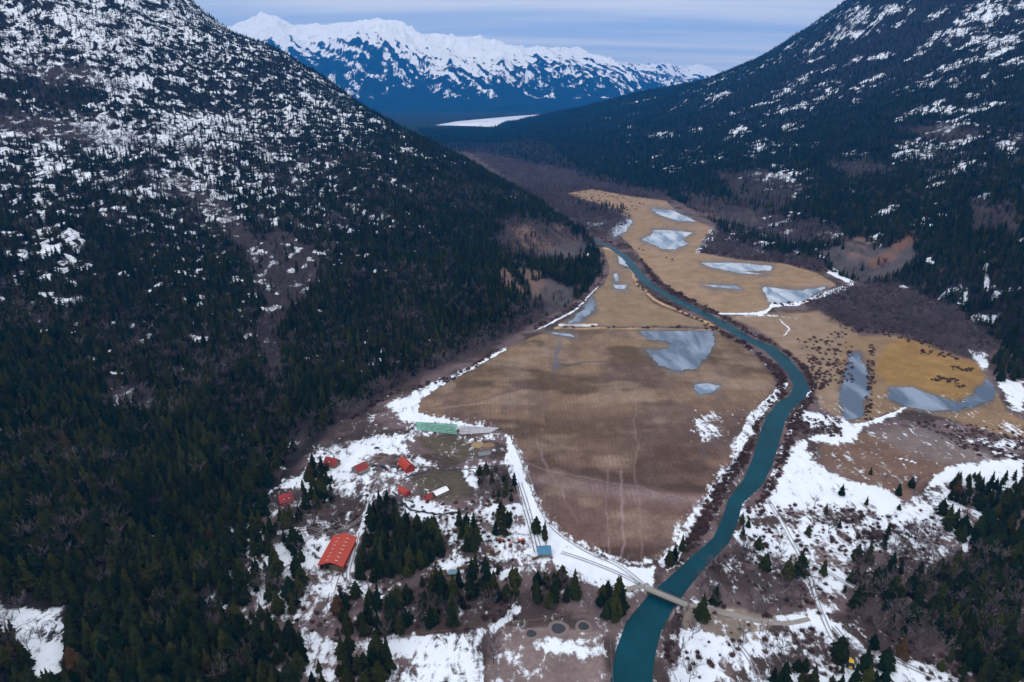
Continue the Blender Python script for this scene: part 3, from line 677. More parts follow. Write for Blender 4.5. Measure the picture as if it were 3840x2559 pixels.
struct(ribbon('river_water', rw, -0.75, m_water))

def ice_material(name, a, c, sc, lo=.45, hi=.62):
    m, nt, b = mat(name)
    pos = nt.nodes.new('ShaderNodeNewGeometry').outputs['Position']
    mp = nt.nodes.new('ShaderNodeMapping'); mp.inputs['Scale'].default_value = (1, .35, 1); nt.links.new(pos, mp.inputs[0])
    f = noise_n(nt, sc, 5, .6, mp.outputs[0], .5)
    mr = nt.nodes.new('ShaderNodeMapRange'); nt.links.new(f, mr.inputs[0]); mr.inputs[1].default_value = lo; mr.inputs[2].default_value = hi
    nt.links.new(mixc(nt, mr.outputs[0], a, c), b.inputs['Base Color'])
    b.inputs['Roughness'].default_value = .35; b.inputs['Specular IOR Level'].default_value = .25
    return m
m_ice = ice_material('pond_ice', (.050, .080, .13), (.20, .25, .33), .03)
m_icew = ice_material('pond_ice_white', (.10, .16, .24), (.44, .49, .56), .04, .40, .60)
m_lake = ice_material('lake_ice', (.55, .58, .66), (.78, .80, .86), .002)
for P, wh in PONDS:
    rag = min(6, 0.007 * gp(P[0][0], P[0][1])[1]) * min(1, (P[:, 1].max() - P[:, 1].min()) / 40)
    struct(sheet('pond_ice', P, .35, m_icew if wh else m_ice, rag=rag, sub=26))
struct(sheet('lake_ice', P2(1000,289, 1050,280, 1115,274, 1180,268, 1240,264, 1320,266, 1300,300, 1138,294, 1090,291, 1050,290), 3.0, m_lake, rag=0))

# ------------------------------------------------------------------ far mountains
mp_ = []
base = lambda u, Y, z: ((u - 1176.5) / F * (Y * CP + (CAMH - z) * SP), Y, z)
for u in range(100, 2300, 200): mp_.append(base(u, 9800, 0))
SKY = [(380, 75), (450, 62), (530, 70), (575, 50), (614, 36), (650, 54), (700, 70), (760, 66), (830, 62), (878, 45), (905, 54), (940, 74), (990, 90), (1050, 86), (1120, 97), (1180, 106), (1250, 107), (1320, 120), (1370, 138), (1410, 150), (1450, 150), (1500, 142), (1530, 136), (1560, 152), (1585, 168), (1605, 160), (1640, 178), (1750, 200), (1950, 200)]
SKYD = [14500, 14500, 14500, 14600, 14600, 14500, 14300, 14000, 13600, 13200, 13200, 13300, 13500, 13700, 13800, 14000, 14200, 14300, 14500, 15000, 16000, 16200, 16200, 16200, 16200, 16500, 16500, 16500, 16500]
for (u, v), Y in zip(SKY, SKYD): mp_.append(gy(u, v, Y))
for u, v, Y in [(560, 220, 11000), (700, 175, 12000), (740, 130, 13100), (800, 230, 11000), (830, 150, 11900), (900, 230, 10900), (960, 180, 11600), (1050, 235, 10700), (1100, 180, 11600), (1180, 170, 12000), (1280, 230, 10800), (1300, 180, 11900), (1380, 190, 12000), (1450, 200, 12500), (1530, 185, 14000)]:
    mp_.append(gy(u, v, Y))
for u in range(300, 2100, 300): mp_.append(base(u, 18500, 500))
ftps = TPS(mp_, reg=1e-6)
FC, FR = 620, 430
fs_ = np.linspace(-.62, .48, FC); fy = np.linspace(9300, 18500, FR)
X = fs_[None, :] * (0.938 * fy[:, None] + 97); Y = np.repeat(fy[:, None], FC, 1)
Zb = np.maximum(ftps(X, Y), 0)
Zb = Zb * sstep(9300, 10200, Y)
a1 = (X * .80 + Y * .60); a2 = (-X * .60 + Y * .80)
R1 = ridged(a1 / 900 + 0.25 * fbm(X / 800, Y / 800, 3, 2), a2 / 2800, 21, 5) - .5
R2 = ridged(X / 700, Y / 700, 41, 5) - .5
env = np.clip(Zb / 350, 0, 1) * np.clip(1.0 - 0.55 * sstep(900, 1500, Zb), .2, 1)
R3 = ridged(X / 330, Y / 330, 43, 4) - .5
Zf = Zb + env * (R1 * 360 + R2 * 170) + R3 * 90 * np.clip(Zb / 300, 0, 1)
gyv, gxv = np.gradient(Zf)
lap = sum(np.roll(Zf, s, a) for s in (1, -1) for a in (0, 1)) / 4 - Zf
lap2 = sum(np.roll(Zf, s, a) for s in (4, -4) for a in (0, 1)) / 4 - Zf
Uf, Vf, _ = proj(X, Y, Zf)
streak = fbm(a1 / 90, a2 / 900, 77, 4) - .5
blot = fbm(X / 160, Y / 260, 79, 4) - .5
line = np.interp(Uf, [400, 560, 700, 800, 900, 1000, 1150, 1300, 1400, 1600], [1050, 1000, 980, 1000, 800, 560, 500, 620, 500, 420])
fsn = .5 + (Zf - line) / 520 + streak * 1.5 + blot * .4 + np.clip(lap2 / 50, -.4, .4)
fsn = np.clip(fsn + .5 * sstep(1000, 1250, Zf), 0, 1.3)
fsn = np.maximum(fsn, 0.52 * sstep(.56, .66, blot + .5 + streak * .3) * (Zf > 150) * (Zf < 700))
m_far, nt, b = mat('snowy_mountain')
pos = nt.nodes.new('ShaderNodeNewGeometry').outputs['Position']
at = nt.nodes.new('ShaderNodeAttribute'); at.attribute_name = 'snow'
n1 = noise_n(nt, .012, 6, .7, pos); n2 = noise_n(nt, .003, 4, .6, pos)
mpf = nt.nodes.new('ShaderNodeMapping'); mpf.inputs['Rotation'].default_value = (0, 0, -.64); mpf.inputs['Scale'].default_value = (1, .16, .3); nt.links.new(pos, mpf.inputs[0])
n3 = noise_n(nt, .022, 6, .7, mpf.outputs[0], .8)
t = math_n(nt, 'ADD', at.outputs['Fac'], math_n(nt, 'ADD', math_n(nt, 'MULTIPLY', math_n(nt, 'SUBTRACT', n1, .5), 1.2), math_n(nt, 'MULTIPLY', math_n(nt, 'SUBTRACT', n3, .5), 1.8)))
bpf = nt.nodes.new('ShaderNodeBump'); bpf.inputs['Strength'].default_value = .9; bpf.inputs['Distance'].default_value = 40; nt.links.new(n3, bpf.inputs['Height']); nt.links.new(bpf.outputs[0], b.inputs['Normal'])
mr = nt.nodes.new('ShaderNodeMapRange'); mr.interpolation_type = 'SMOOTHSTEP'; nt.links.new(t, mr.inputs[0]); mr.inputs[1].default_value = .42; mr.inputs[2].default_value = .66
rockc = mixc(nt, n2, (.006, .014, .016), (.016, .026, .030))
nt.links.new(mixc(nt, mr.outputs[0], rockc, (.90, .90, .90)), b.inputs['Base Color'])
b.inputs['Roughness'].default_value = .9; b.inputs['Specular IOR Level'].default_value = 0
mtn = struct(grid_mesh('mountain_range', X, Y, Zf, dict(snow=fsn), m_far))
gbase = MB(); gbase.add([(-15000, -2500, -6), (15000, -2500, -6), (15000, 21000, -6), (-15000, 21000, -6)], [(0, 1, 2, 3)])
struct(gbase.build('ground', simple('ground_base', (.05, .05, .05))))
print('mountains', time.time() - T0)

# ------------------------------------------------------------------ trees
def foliage_mat(name, cols, trunk=False):
    m, nt, b = mat(name)
    oi = nt.nodes.new('ShaderNodeObjectInfo')
    r = nt.nodes.new('ShaderNodeValToRGB'); r.color_ramp.interpolation = 'LINEAR'
    els = r.color_ramp.elements
    while len(els) < len(cols): els.new(.5)
    for e, (p, c) in zip(els, cols): e.position = p; e.color = (*c, 1)
    nt.links.new(oi.outputs['Random'], r.inputs[0])
    geo = nt.nodes.new('ShaderNodeNewGeometry')
    f = noise_n(nt, .9, 3, .6, geo.outputs['Position'])
    v = math_n(nt, 'ADD', math_n(nt, 'MULTIPLY', f, 1.1), .45)
    v = math_n(nt, 'MULTIPLY', v, math_n(nt, 'ADD', math_n(nt, 'MULTIPLY', noise_n(nt, .018, 3, .6, geo.outputs['Position']), 1.6), .2))
    nt.links.new(mixc(nt, 1.0, r.outputs[0], v, 'MULTIPLY'), b.inputs['Base Color'])
    b.inputs['Roughness'].default_value = .9; b.inputs['Specular IOR Level'].default_value = 0
    return m
m_con = foliage_mat('conifer_needles', [(0, (.004, .010, .005)), (.25, (.010, .016, .006)), (.5, (.028, .030, .008)), (.68, (.005, .013, .007)), (.99, (.020, .023, .007)), (1, (.05, .028, .014))])
m_bark = simple('bark', (.055, .043, .036), .9)
m_twig = foliage_mat('bare_twigs', [(0, (.09, .072, .074)), (.5, (.135, .108, .115)), (1, (.07, .052, .055))])
m_red = foliage_mat('red_twigs', [(0, (.10, .055, .050)), (.5, (.075, .045, .048)), (1, (.12, .075, .055))])

def conifer_mesh(name, rnd, near=True, h=18.0, r=2.9, pw=1.25):
    mb = MB()
    n = 15 if near else 8
    for k in range(n):
        t = k / (n - 1)
        z = h * (0.10 + 0.88 * t ** 0.92)
        rr = r * (1 - t ** pw) ** 0.9 * (0.80 + rnd.random() * .36) + 0.16
        if k == 0: rr *= .8
        nb = (9 if near else 7) if t < .7 else (6 if near else 5)
        ph = rnd.random() * 6.28
        for j in range(nb):
            a = ph + 6.283 * (j + rnd.uniform(-.25, .25)) / nb
            L = rr * rnd.uniform(.52, 1.34)
            if rnd.random() < .06: L *= .4
            w = (0.34 if near else .46) * L * rnd.uniform(.8, 1.2) + .18
            drop = L * rnd.uniform(.18, .5); ca, sa = math.cos(a), math.sin(a)
            up = h / n * rnd.uniform(.5, .95)
            def P(d, s, zz): return (ca * d - sa * s, sa * d + ca * s, zz)
            if near:
                v = [P(0, 0, z + up), P(L * .55, w, z - drop * .35), P(L * .62, 0, z + up * .15), P(L * .55, -w, z - drop * .35), P(L, 0, z - drop),
                     P(L * .86, w * .55, z - drop * 1.0), P(L * .86, -w * .55, z - drop * 1.0), P(L * .25, w * .8, z - drop * .1), P(L * .25, -w * .8, z - drop * .1)]
                mb.add(v, [(0, 2, 7), (0, 8, 2), (7, 2, 1), (8, 3, 2), (1, 2, 5), (2, 4, 5), (2, 3, 6), (2, 6, 4)])
            else:
                v = [P(0, 0, z + up), P(L * .6, w, z - drop * .5), P(L, 0, z - drop), P(L * .6, -w, z - drop * .5)]
                mb.add(v, [(0, 1, 2), (0, 2, 3)])
    mb.add([(0, 0, h * 1.04), (.22, 0, h * .93), (-.12, .2, h * .93), (-.12, -.2, h * .93)], [(0, 1, 2), (0, 2, 3), (0, 3, 1)])
    return mb

def trunk_mb(h=18.0, r=.28):
    mb = MB(); mb.tube((0, 0, -1.2), (0, 0, h * .5), r, r * .6, 6); mb.tube((0, 0, h * .5), (0, 0, h * .97), r * .6, .03, 5, cap=False); return mb

def bare_mb(rnd, h=12.0, near=True, wide=1.0, tw=1.0):
    tr = MB(); cr = MB()
    tr.tube((0, 0, -1), (0, 0, h * .34), .2, .15, 6)
    def twig(p, d, L, w):
        d = d.normalized(); s = d.orthogonal().normalized()
        s = Matrix.Rotation(rnd.random() * 6.28, 3, d) @ s
        e = p + d * L
        cr.add([p + s * w, p - s * w, e], [(0, 1, 2)])
        return e
    nl = 9 if near else 6
    for i in range(nl):
        a = 6.283 * i / nl + rnd.uniform(-.4, .4); z0 = h * rnd.uniform(.15, .5)
        el = rnd.uniform(.55, 1.25)
        d = Vector((math.cos(a) * math.cos(el) * wide, math.sin(a) * math.cos(el) * wide, math.sin(el)))
        p = Vector((0, 0, z0)); L = (h - z0) * rnd.uniform(.55, .95)
        e = p + d * L
        cr.tube(p, e, .11, .03, 3, cap=False)
        for j in range(9 if near else 6):
            t = rnd.uniform(.25, 1); q = p + d * L * t
            dd = d + Vector((rnd.uniform(-1, 1), rnd.uniform(-1, 1), rnd.uniform(-.1, .9))) * .9
            l2 = L * .38 * rnd.uniform(.6, 1.1)
            e2 = twig(q, dd, l2, .05 * tw)
            for k in range(5 if near else 4):
                q2 = q + dd.normalized() * l2 * rnd.uniform(.3, 1)
                d3 = dd.normalized() + Vector((rnd.uniform(-1, 1), rnd.uniform(-1, 1), rnd.uniform(-.2, .9))) * .8
                twig(q2, d3, l2 * rnd.uniform(.4, .7), .045 * tw)
    return tr, cr

def shrub_mb(rnd, h=2.6):
    cr = MB()
    for i in range(60):
        a = rnd.random() * 6.28; el = rnd.uniform(.35, 1.5)
        d = Vector((math.cos(a) * math.cos(el), math.sin(a) * math.cos(el), math.sin(el)))
        o = Vector((rnd.uniform(-.9, .9), rnd.uniform(-.9, .9), -.1))
        s = d.orthogonal().normalized() * rnd.uniform(.07, .16)
        L = h * rnd.uniform(.5, 1)
        m = o + d * L * .6 + s * 2
        cr.add([o - s, o + s, m, o + d * L], [(0, 1, 2), (0, 2, 3)])
    return cr

def scatter(cell, y0, y1, key, thr=0.0, pad=160, jit=.85):
    """jittered grid of candidate points inside the picture's wedge of land, kept with the local density"""
    xm = 0.82 * (0.938 * y1 + 97)
    gx = np.arange(-xm, xm, cell); gyy = np.arange(y0, y1, cell)
    X, Y = np.meshgrid(gx, gyy)
    X = (X + RNG.uniform(-.5, .5, X.shape) * cell * jit).ravel(); Y = (Y + RNG.uniform(-.5, .5, Y.shape) * cell * jit).ravel()
    k = np.abs(X) < 0.80 * (0.938 * Y + 97) + 20
    X, Y = X[k], Y[k]
    Z = height(X, Y)
    c = cover(X, Y, Z, 'grow')
    U, V, D = proj(X, Y, Z)
    k = (U > -pad) & (U < 2353 + pad) & (V < 1568 + 190) & (V > -120)
    k &= RNG.random(len(X)) < c[key]
    k &= c[key] > thr
    return X[k], Y[k], Z[k], D[k], U[k], V[k], c['hill'][k]

def visible_from(X, Y, Z, H):
    """drop trees that lie well below the skyline in front of them (marching the ray down the height field)"""
    n = len(X); ok = np.ones(n, bool)
    for t in np.linspace(.35, .97, 22):
        x = X * t; y = Y * t; zr = CAMH + (Z + H - CAMH) * t
        ok &= coarse(x, y) < zr + 22 + .004 * Y
    return ok
# coarse lookup of the height field for the occlusion test
cy = np.exp(np.linspace(math.log(100), math.log(9000), 260)); cs = np.linspace(-.95, .95, 260)
CX = cs[None, :] * (0.938 * cy[:, None] + 97); CZ = height(CX, np.repeat(cy[:, None], 260, 1))
def coarse(x, y):
    i = np.clip(((np.log(np.maximum(y, 100)) - math.log(100)) / (math.log(9000) - math.log(100)) * 259).astype(int), 0, 259)
    j = np.clip(((x / (0.938 * y + 97) + .95) / 1.9 * 259).astype(int), 0, 259)
    return CZ[i, j]

def gn_scatter(name, X, Y, Z, S, rot, pick, meshes, label, cat):
    """ONE stuff object: points that carry instances of a few tree meshes"""
    me = bpy.data.meshes.new(name); n = len(X); me.vertices.add(n)
    me.vertices.foreach_set('co', np.column_stack([X, Y, Z]).astype(np.float32).ravel())
    for k, v in (('sc', S), ('rot', rot)):
        a = me.attributes.new(k, 'FLOAT', 'POINT'); a.data.foreach_set('value', v.astype(np.float32))
    a = me.attributes.new('pick', 'INT', 'POINT'); a.data.foreach_set('value', pick.astype(np.int32))
    o = bpy.data.objects.new(name, me); COL.objects.link(o)
    coll = bpy.data.collections.new(name + '_sources')
    for i, msh in enumerate(meshes):
        so = bpy.data.objects.new('%s_source_%02d' % (name, i), msh); coll.objects.link(so)
    ng = bpy.data.node_groups.new(name + '_nodes', 'GeometryNodeTree')
    ng.interface.new_socket('Geometry', in_out='INPUT', socket_type='NodeSocketGeometry')
    ng.interface.new_socket('Geometry', in_out='OUTPUT', socket_type='NodeSocketGeometry')
    gi = ng.nodes.new('NodeGroupInput'); go = ng.nodes.new('NodeGroupOutput')
    ci = ng.nodes.new('GeometryNodeCollectionInfo'); ci.inputs['Collection'].default_value = coll
    ci.inputs['Separate Children'].default_value = True; ci.inputs['Reset Children'].default_value = True
    ip = ng.nodes.new('GeometryNodeInstanceOnPoints')
    m2p = ng.nodes.new('GeometryNodeMeshToPoints')
    def attr(nm, ty):
        a = ng.nodes.new('GeometryNodeInputNamedAttribute'); a.data_type = ty; a.inputs['Name'].default_value = nm
        return next(s for s in a.outputs if s.enabled and s.name == 'Attribute')
    L = ng.links.new
    L(gi.outputs[0], m2p.inputs[0]); L(m2p.outputs[0], ip.inputs['Points']); L(ci.outputs[0], ip.inputs['Instance'])
    ip.inputs['Pick Instance'].default_value = True
    L(attr('pick', 'INT'), ip.inputs['Instance Index'])
    cx = ng.nodes.new('ShaderNodeCombineXYZ'); L(attr('rot', 'FLOAT'), cx.inputs[2]); L(cx.outputs[0], ip.inputs['Rotation'])
    L(attr('sc', 'FLOAT'), ip.inputs['Scale'])
    L(ip.outputs[0], go.inputs[0])
    md = o.modifiers.new('scatter', 'NODES'); md.node_group = ng
    return tag(o, label, cat, kind='stuff')

rnd = random.Random(5)
def merged(mb1, mb2, name, mats):
    m = MB(); m.add(mb1.v, mb1.f, 0); m.add(mb2.v, mb2.f, 1); return m.mesh(name, mats)
near_con = [(conifer_mesh('c', rnd, True, h, r, pw), trunk_mb(h)) for h, r, pw in ((17, 3.9, 1.3), (18, 3.3, 1.1), (15, 4.2, 1.9), (17.5, 3.2, 1.6), (14, 3.9, 2.3), (16, 3.6, 1.2))]
con_crown = [c.mesh('conifer_crown', m_con) for c, t in near_con]
con_trunk = [t.mesh('conifer_trunk', m_bark) for c, t in near_con]
con_full = [merged(c, t, 'conifer_whole', [m_con, m_bark]) for c, t in near_con]
con_far = [conifer_mesh('c', rnd, False, h, r, pw).mesh('conifer_small', m_con) for h, r, pw in ((16, 3.7, 1.3), (17, 3.2, 1.2), (14, 4.0, 1.9), (16, 3.1, 1.6))]
near_bare = [bare_mb(rnd, h, True, w, 1.5) for h, w in ((12, 1), (13, .8), (11, 1.2))]
bare_crown = [c.mesh('bare_crown', m_twig) for t, c in near_bare]
bare_trunk = [t.mesh('bare_trunk', m_bark) for t, c in near_bare]
bare_full = [merged(c, t, 'bare_whole', [m_twig, m_bark]) for t, c in near_bare]
bare_far = []
for h, w in ((12, .9), (13, .7), (11, 1.0)):
    t, c = bare_mb(rnd, h, False, w, 3.4); bare_far.append(c.mesh('bare_small', m_twig))
shrubs = [shrub_mb(rnd, h).mesh('shrub_twigs', m_red) for h in (2.4, 2.9, 2.0)]
print('protos', time.time() - T0)

zones = [scatter(5.2, 170, 620, 'conifer'), scatter(5.8, 620, 1300, 'conifer'), scatter(7.2, 1300, 2400, 'conifer'), scatter(12.0, 2400, 6500, 'conifer')]
cat_ = [np.concatenate([z[i] for z in zones]) for i in range(7)]
CXa, CYa, CZa, CDa, CUa, CVa, CHa = cat_
k = visible_from(CXa, CYa, CZa, 16); CXa, CYa, CZa, CDa, CUa, CVa, CHa = [a[k] for a in (CXa, CYa, CZa, CDa, CUa, CVa, CHa)]
n = len(CXa)
S = RNG.uniform(.5, 1.12, n) * np.where(RNG.random(n) < .18, .6, 1) * np.where(RNG.random(n) < .05, 1.25, 1) * np.interp(CZa, [0, 60, 200, 500], [.95, 1, .78, .55])
S *= np.where(CYa > 2400, 1.45, np.where(CYa > 1300, 1.12, 1))
S = np.where((CHa < .5) & (CVa < 1160) & (CVa > 900), S * .75, S)
R_ = RNG.random(n) * 6.283
print('conifers', n, time.time() - T0)
zb = [scatter(4.6, 170, 900, 'bare'), scatter(7.0, 900, 3800, 'bare')]
BX, BY, BZ, BD, BU, BV, BH = [np.concatenate([z[i] for z in zb]) for i in range(7)]
k = visible_from(BX, BY, BZ, 10); BX, BY, BZ, BD, BU, BV, BH = [a[k] for a in (BX, BY, BZ, BD, BU, BV, BH)]
BS = RNG.uniform(.35, 1.15, len(BX)) * np.where(BY > 900, 1.15, 1); BR = RNG.random(len(BX)) * 6.283
zs = [scatter(2.3, 170, 700, 'shrub'), scatter(4.0, 700, 2200, 'shrub')]
SX, SY, SZ, SD, SU, SV, SH = [np.concatenate([z[i] for z in zs]) for i in range(7)]
k = visible_from(SX, SY, SZ, 3); SX, SY, SZ, SD, SU, SV, SH = [a[k] for a in (SX, SY, SZ, SD, SU, SV, SH)]
SS = RNG.uniform(.45, 1.25, len(SX)) * np.where(line_d(SX, SY, RIVER, 16) < 15, 1.25, 1) * np.where(SY > 700, 1.3, 1); SRt = RNG.random(len(SX)) * 6.283
print('bare', len(BX), 'shrub', len(SX), time.time() - T0)
#@@OBJECTS
# ------------------------------------------------------------------ buildings and other things
m_redroof = simple('red_metal_roof', (.22, .022, .018), .5, 0, .22, .6)
m_brightroof = simple('bright_red_roof', (.36, .040, .020), .55, 0, .2, .5)
m_darkred = simple('dark_red_roof', (.30, .020, .025), .5, 0, .15, .6)
m_white = simple('white_sheet', (.74, .74, .76), .5, 0, .06, .6)
m_bluer = simple('blue_metal_roof', (.05, .17, .29), .4, 0, .12, .5)
m_teal = simple('teal_roof', (.14, .27, .32), .5, 0, .12, .5)
m_greyr = simple('grey_roof', (.16, .17, .19), .7, 0, .2, .8)
m_wood = simple('brown_timber', (.13, .085, .05), .8, 0, .25, 1.2)
m_log = simple('log_wall', (.17, .11, .07), .8, 0, .25, 1.2)
m_greyw = simple('grey_timber', (.15, .14, .14), .85, 0, .2, 1.0)
m_redw = simple('red_wall', (.30, .035, .03), .7, 0, .15, 1.0)
m_glass = simple('window_glass', (.02, .025, .035), .1, 0, .1, 1, .5)
m_skyl = simple('skylight_panel', (.62, .42, .34), .3, 0, .05, 1)
m_shade = simple('painted_shade', (.012, .011, .010), .9)
m_conc = simple('weathered_concrete', (.25, .24, .23), .85, 0, .2, .7)
m_deck = simple('grey_planks', (.27, .25, .23), .8, 0, .2, 1.0)
m_steel = simple('dark_steel', (.03, .032, .035), .5, .3)
m_rubber = simple('rubber', (.015, .015, .015), .9)
m_green = simple('green_fabric', (.19, .42, .33), .6, 0, .35, .5)
m_lav = simple('grey_crop_fabric', (.40, .39, .43), .7, 0, .3, .3)
m_rust = simple('rust', (.36, .10, .035), .7, 0, .3, 1.5)
m_yel = simple('yellow_paint', (.62, .40, .03), .5, 0, .1)
m_hay = simple('straw', (.27, .20, .11), .9, 0, .2, 1.0)
m_paints = {k: simple(k + '_car_paint', c, .3, .2, .05) for k, c in dict(black=(.012, .012, .014), silver=(.36, .37, .39), blue=(.03, .06, .12), white=(.7, .7, .7), grey=(.10, .10, .11), maroon=(.12, .02, .02)).items()}
m_creek = simple('dark_creek_water', (.012, .016, .024), .25)

def frame_of(A, B, hr):
    """ridge ends as photo points at height hr -> base centre, yaw with local -y towards the camera, length"""
    a = gp(A[0], A[1], hr); b = gp(B[0], B[1], hr)
    if b[0] < a[0]: a, b = b, a
    return ((a[0] + b[0]) / 2, (a[1] + b[1]) / 2, 0.0), math.atan2(b[1] - a[1], b[0] - a[0]), math.hypot(b[0] - a[0], b[1] - a[1])

def house(name, A, B, W, hw, hr, roofm, wallm, label, cat, over=.6, chimney=None, windows=3, door=0, dormers=0, skirt=0, curved=False, Lx=1.0):
    base, yaw, L = frame_of(A, B, hr); L = max(4, L * Lx)
    base = (base[0], base[1], hz(base[0], base[1]) if True else 0)
    t = empty(name, (base[0], base[1], 0), yaw, label, cat)
    hx, hy = L / 2 - over, W / 2 - over
    wb = MB()
    wb.add([(-hx, -hy, -.6), (hx, -hy, -.6), (hx, hy, -.6), (-hx, hy, -.6), (-hx, -hy, hw), (hx, -hy, hw), (hx, hy, hw), (-hx, hy, hw), (-hx, 0, hr - .25), (hx, 0, hr - .25)],
           [(0, 1, 5, 4), (1, 2, 6, 9, 5), (2, 3, 7, 6), (3, 0, 4, 8, 7)])
    wb.build('wall', wallm, t)
    rb = MB(); X0, Y0 = L / 2, W / 2; k = (hr - hw) / hy
    prof = [(-Y0, hr - k * Y0), (0, hr), (Y0, hr - k * Y0)]
    if curved: prof = [(-Y0, hr - k * Y0 * 1.1), (-Y0 * .75, hr - k * Y0 * .62), (-Y0 * .35, hr - k * Y0 * .18), (0, hr), (Y0 * .35, hr - k * Y0 * .18), (Y0 * .75, hr - k * Y0 * .62), (Y0, hr - k * Y0 * 1.1)]
    n = len(prof); th = .16
    vs = [(-X0, y, z + .05) for y, z in prof] + [(X0, y, z + .05) for y, z in prof] + [(-X0, y, z - th) for y, z in prof] + [(X0, y, z - th) for y, z in prof]
    fs = []
    for i in range(n - 1):
        fs += [(i, n + i, n + i + 1, i + 1), (2 * n + i, 2 * n + i + 1, 3 * n + i + 1, 3 * n + i), (i, i + 1, 2 * n + i + 1, 2 * n + i), (n + i, 3 * n + i, 3 * n + i + 1, n + i + 1)]
    fs += [(0, 2 * n, 3 * n, n), (n - 1, 2 * n - 1, 4 * n - 1, 3 * n - 1)]
    rb.add(vs, fs)
    for s in np.arange(-X0 + .8, X0 - .2, 1.6):     # standing seams
        for sy in (-1, 1):
            rb.tube((s, sy * (Y0 - .05), prof[0][1] + .10), (s, 0, hr + .10), .05, .05, 3) if not curved else None
    rb.tube((-X0, 0, hr + .08), (X0, 0, hr + .08), .14, .14, 5)
    roof = rb.build('roof', roofm, t)
    if chimney:
        c = MB(); c.box((chimney * X0, W * .12, hr + .3), (1.0, .9, 2.6)); c.box((chimney * X0, W * .12, hr + 1.65), (1.25, 1.15, .2)); c.build('chimney', m_conc, roof)
    for i in range(windows):
        x = -hx + (i + 1) * 2 * hx / (windows + 1) + (.9 if door and abs(i - (windows - 1) / 2) < .6 else 0)
        f = MB(); zc = hw * .52
        for dx, dz, w_, h_ in ((0, .62, 1.5, .12), (0, -.62, 1.5, .12), (-.7, 0, .12, 1.12), (.7, 0, .12, 1.12)): f.box((x + dx, -hy - .05, zc + dz), (w_, .14, h_))
        fo = f.build('window', m_white, t)
        g = MB(); g.box((x, -hy - .01, zc), (1.28, .06, 1.12)); g.build('pane', m_glass, fo)
    if door:
        d = MB(); d.box((-.6, -hy - .04, 1.0), (door, .12, 2.0)); do = d.build('door', m_wood, t)
        h_ = MB(); h_.box((-.6 + door * .38, -hy - .14, 1.0), (.12, .1, .25)); h_.build('handle', m_steel, do)
    for i in range(dormers):
        x = -X0 + (i + 1) * 2 * X0 / (dormers + 1); yy = -Y0 * .55; zz = hr - k * abs(yy)
        d = MB(); w_ = 1.1
        d.add([(x - w_, yy - .9, zz - .6), (x + w_, yy - .9, zz - .6), (x + w_, yy - .9, zz + .8), (x - w_, yy - .9, zz + .8), (x, yy - .9, zz + 1.5), (x, yy + 2.2, zz + 1.4), (x - w_, yy + 1.4, zz + .6), (x + w_, yy + 1.4, zz + .6)],
              [(0, 1, 2, 4, 3), (3, 4, 5, 6), (4, 2, 7, 5), (0, 3, 6), (1, 7, 2)])
        do = d.build('dormer', roofm, roof)
        g = MB(); g.box((x, yy - .94, zz + .25), (1.2, .06, .8)); g.build('dormer_window', m_white, roof)
    if skirt:
        p = MB(); p.add([(-hx, -hy, hw - .1), (hx, -hy, hw - .1), (hx, -hy - skirt, hw - .8), (-hx, -hy - skirt, hw - .8), (-hx, -hy, hw - .25), (hx, -hy, hw - .25), (hx, -hy - skirt, hw - .95), (-hx, -hy - skirt, hw - .95)],
                        [(3, 2, 1, 0), (4, 5, 6, 7), (2, 3, 7, 6), (0, 3, 7, 4), (1, 5, 6, 2)])
        for x in np.linspace(-hx + .3, hx - .3, 4): p.box((x, -hy - skirt + .2, (hw - .9) / 2 - .1), (.2, .2, hw - .8))
        p.build('porch', m_greyw, t)
    return t, L

# the big riding barn: long roof with a soft ridge, two rows of skylights, open timber front
A_, B_ = gp(792.5, 1225.4, 7.5), gp(757.9, 1292.7, 7.5)
bw = 0.5 * math.hypot(*(np.array(gp(787.5, 1302, 5.2)) - np.array(gp(728, 1298.4, 5.2)))[:2])
BL = math.hypot(A_[0] - B_[0], A_[1] - B_[1]); byaw = math.atan2(A_[1] - B_[1], A_[0] - B_[0])
print('barn length', BL, 'half width', bw)
barn = empty('riding_barn', ((A_[0] + B_[0]) / 2, (A_[1] + B_[1]) / 2, 0), byaw, 'long bright red roofed barn with two rows of skylights in the snow', 'barn')
h2 = BL / 2
prof = [(-bw, 5.0), (-bw * .62, 5.75), (-bw * .3, 6.9), (0, 7.5), (bw * .3, 6.9), (bw * .62, 5.75), (bw, 5.0)]
rb = MB(); n = len(prof)
vs = [(-h2, y, z) for y, z in prof] + [(h2, y, z) for y, z in prof] + [(-h2, y, z - .25) for y, z in prof] + [(h2, y, z - .25) for y, z in prof]
fs = []
for i in range(n - 1): fs += [(i, n + i, n + i + 1, i + 1), (2 * n + i, 2 * n + i + 1, 3 * n + i + 1, 3 * n + i), (i, i + 1, 2 * n + i + 1, 2 * n + i), (n + i, 3 * n + i, 3 * n + i + 1, n + i + 1)]
fs += [(0, 2 * n, 3 * n, n), (n - 1, 2 * n - 1, 4 * n - 1, 3 * n - 1)]
rb.add(vs, fs)
for x in np.linspace(-h2, h2, 17): 
    for i in range(n - 1): rb.tube((x, prof[i][0], prof[i][1] + .03), (x, prof[i + 1][0], prof[i + 1][1] + .03), .07, .07, 3)
broof = rb.build('roof', m_brightroof, barn)
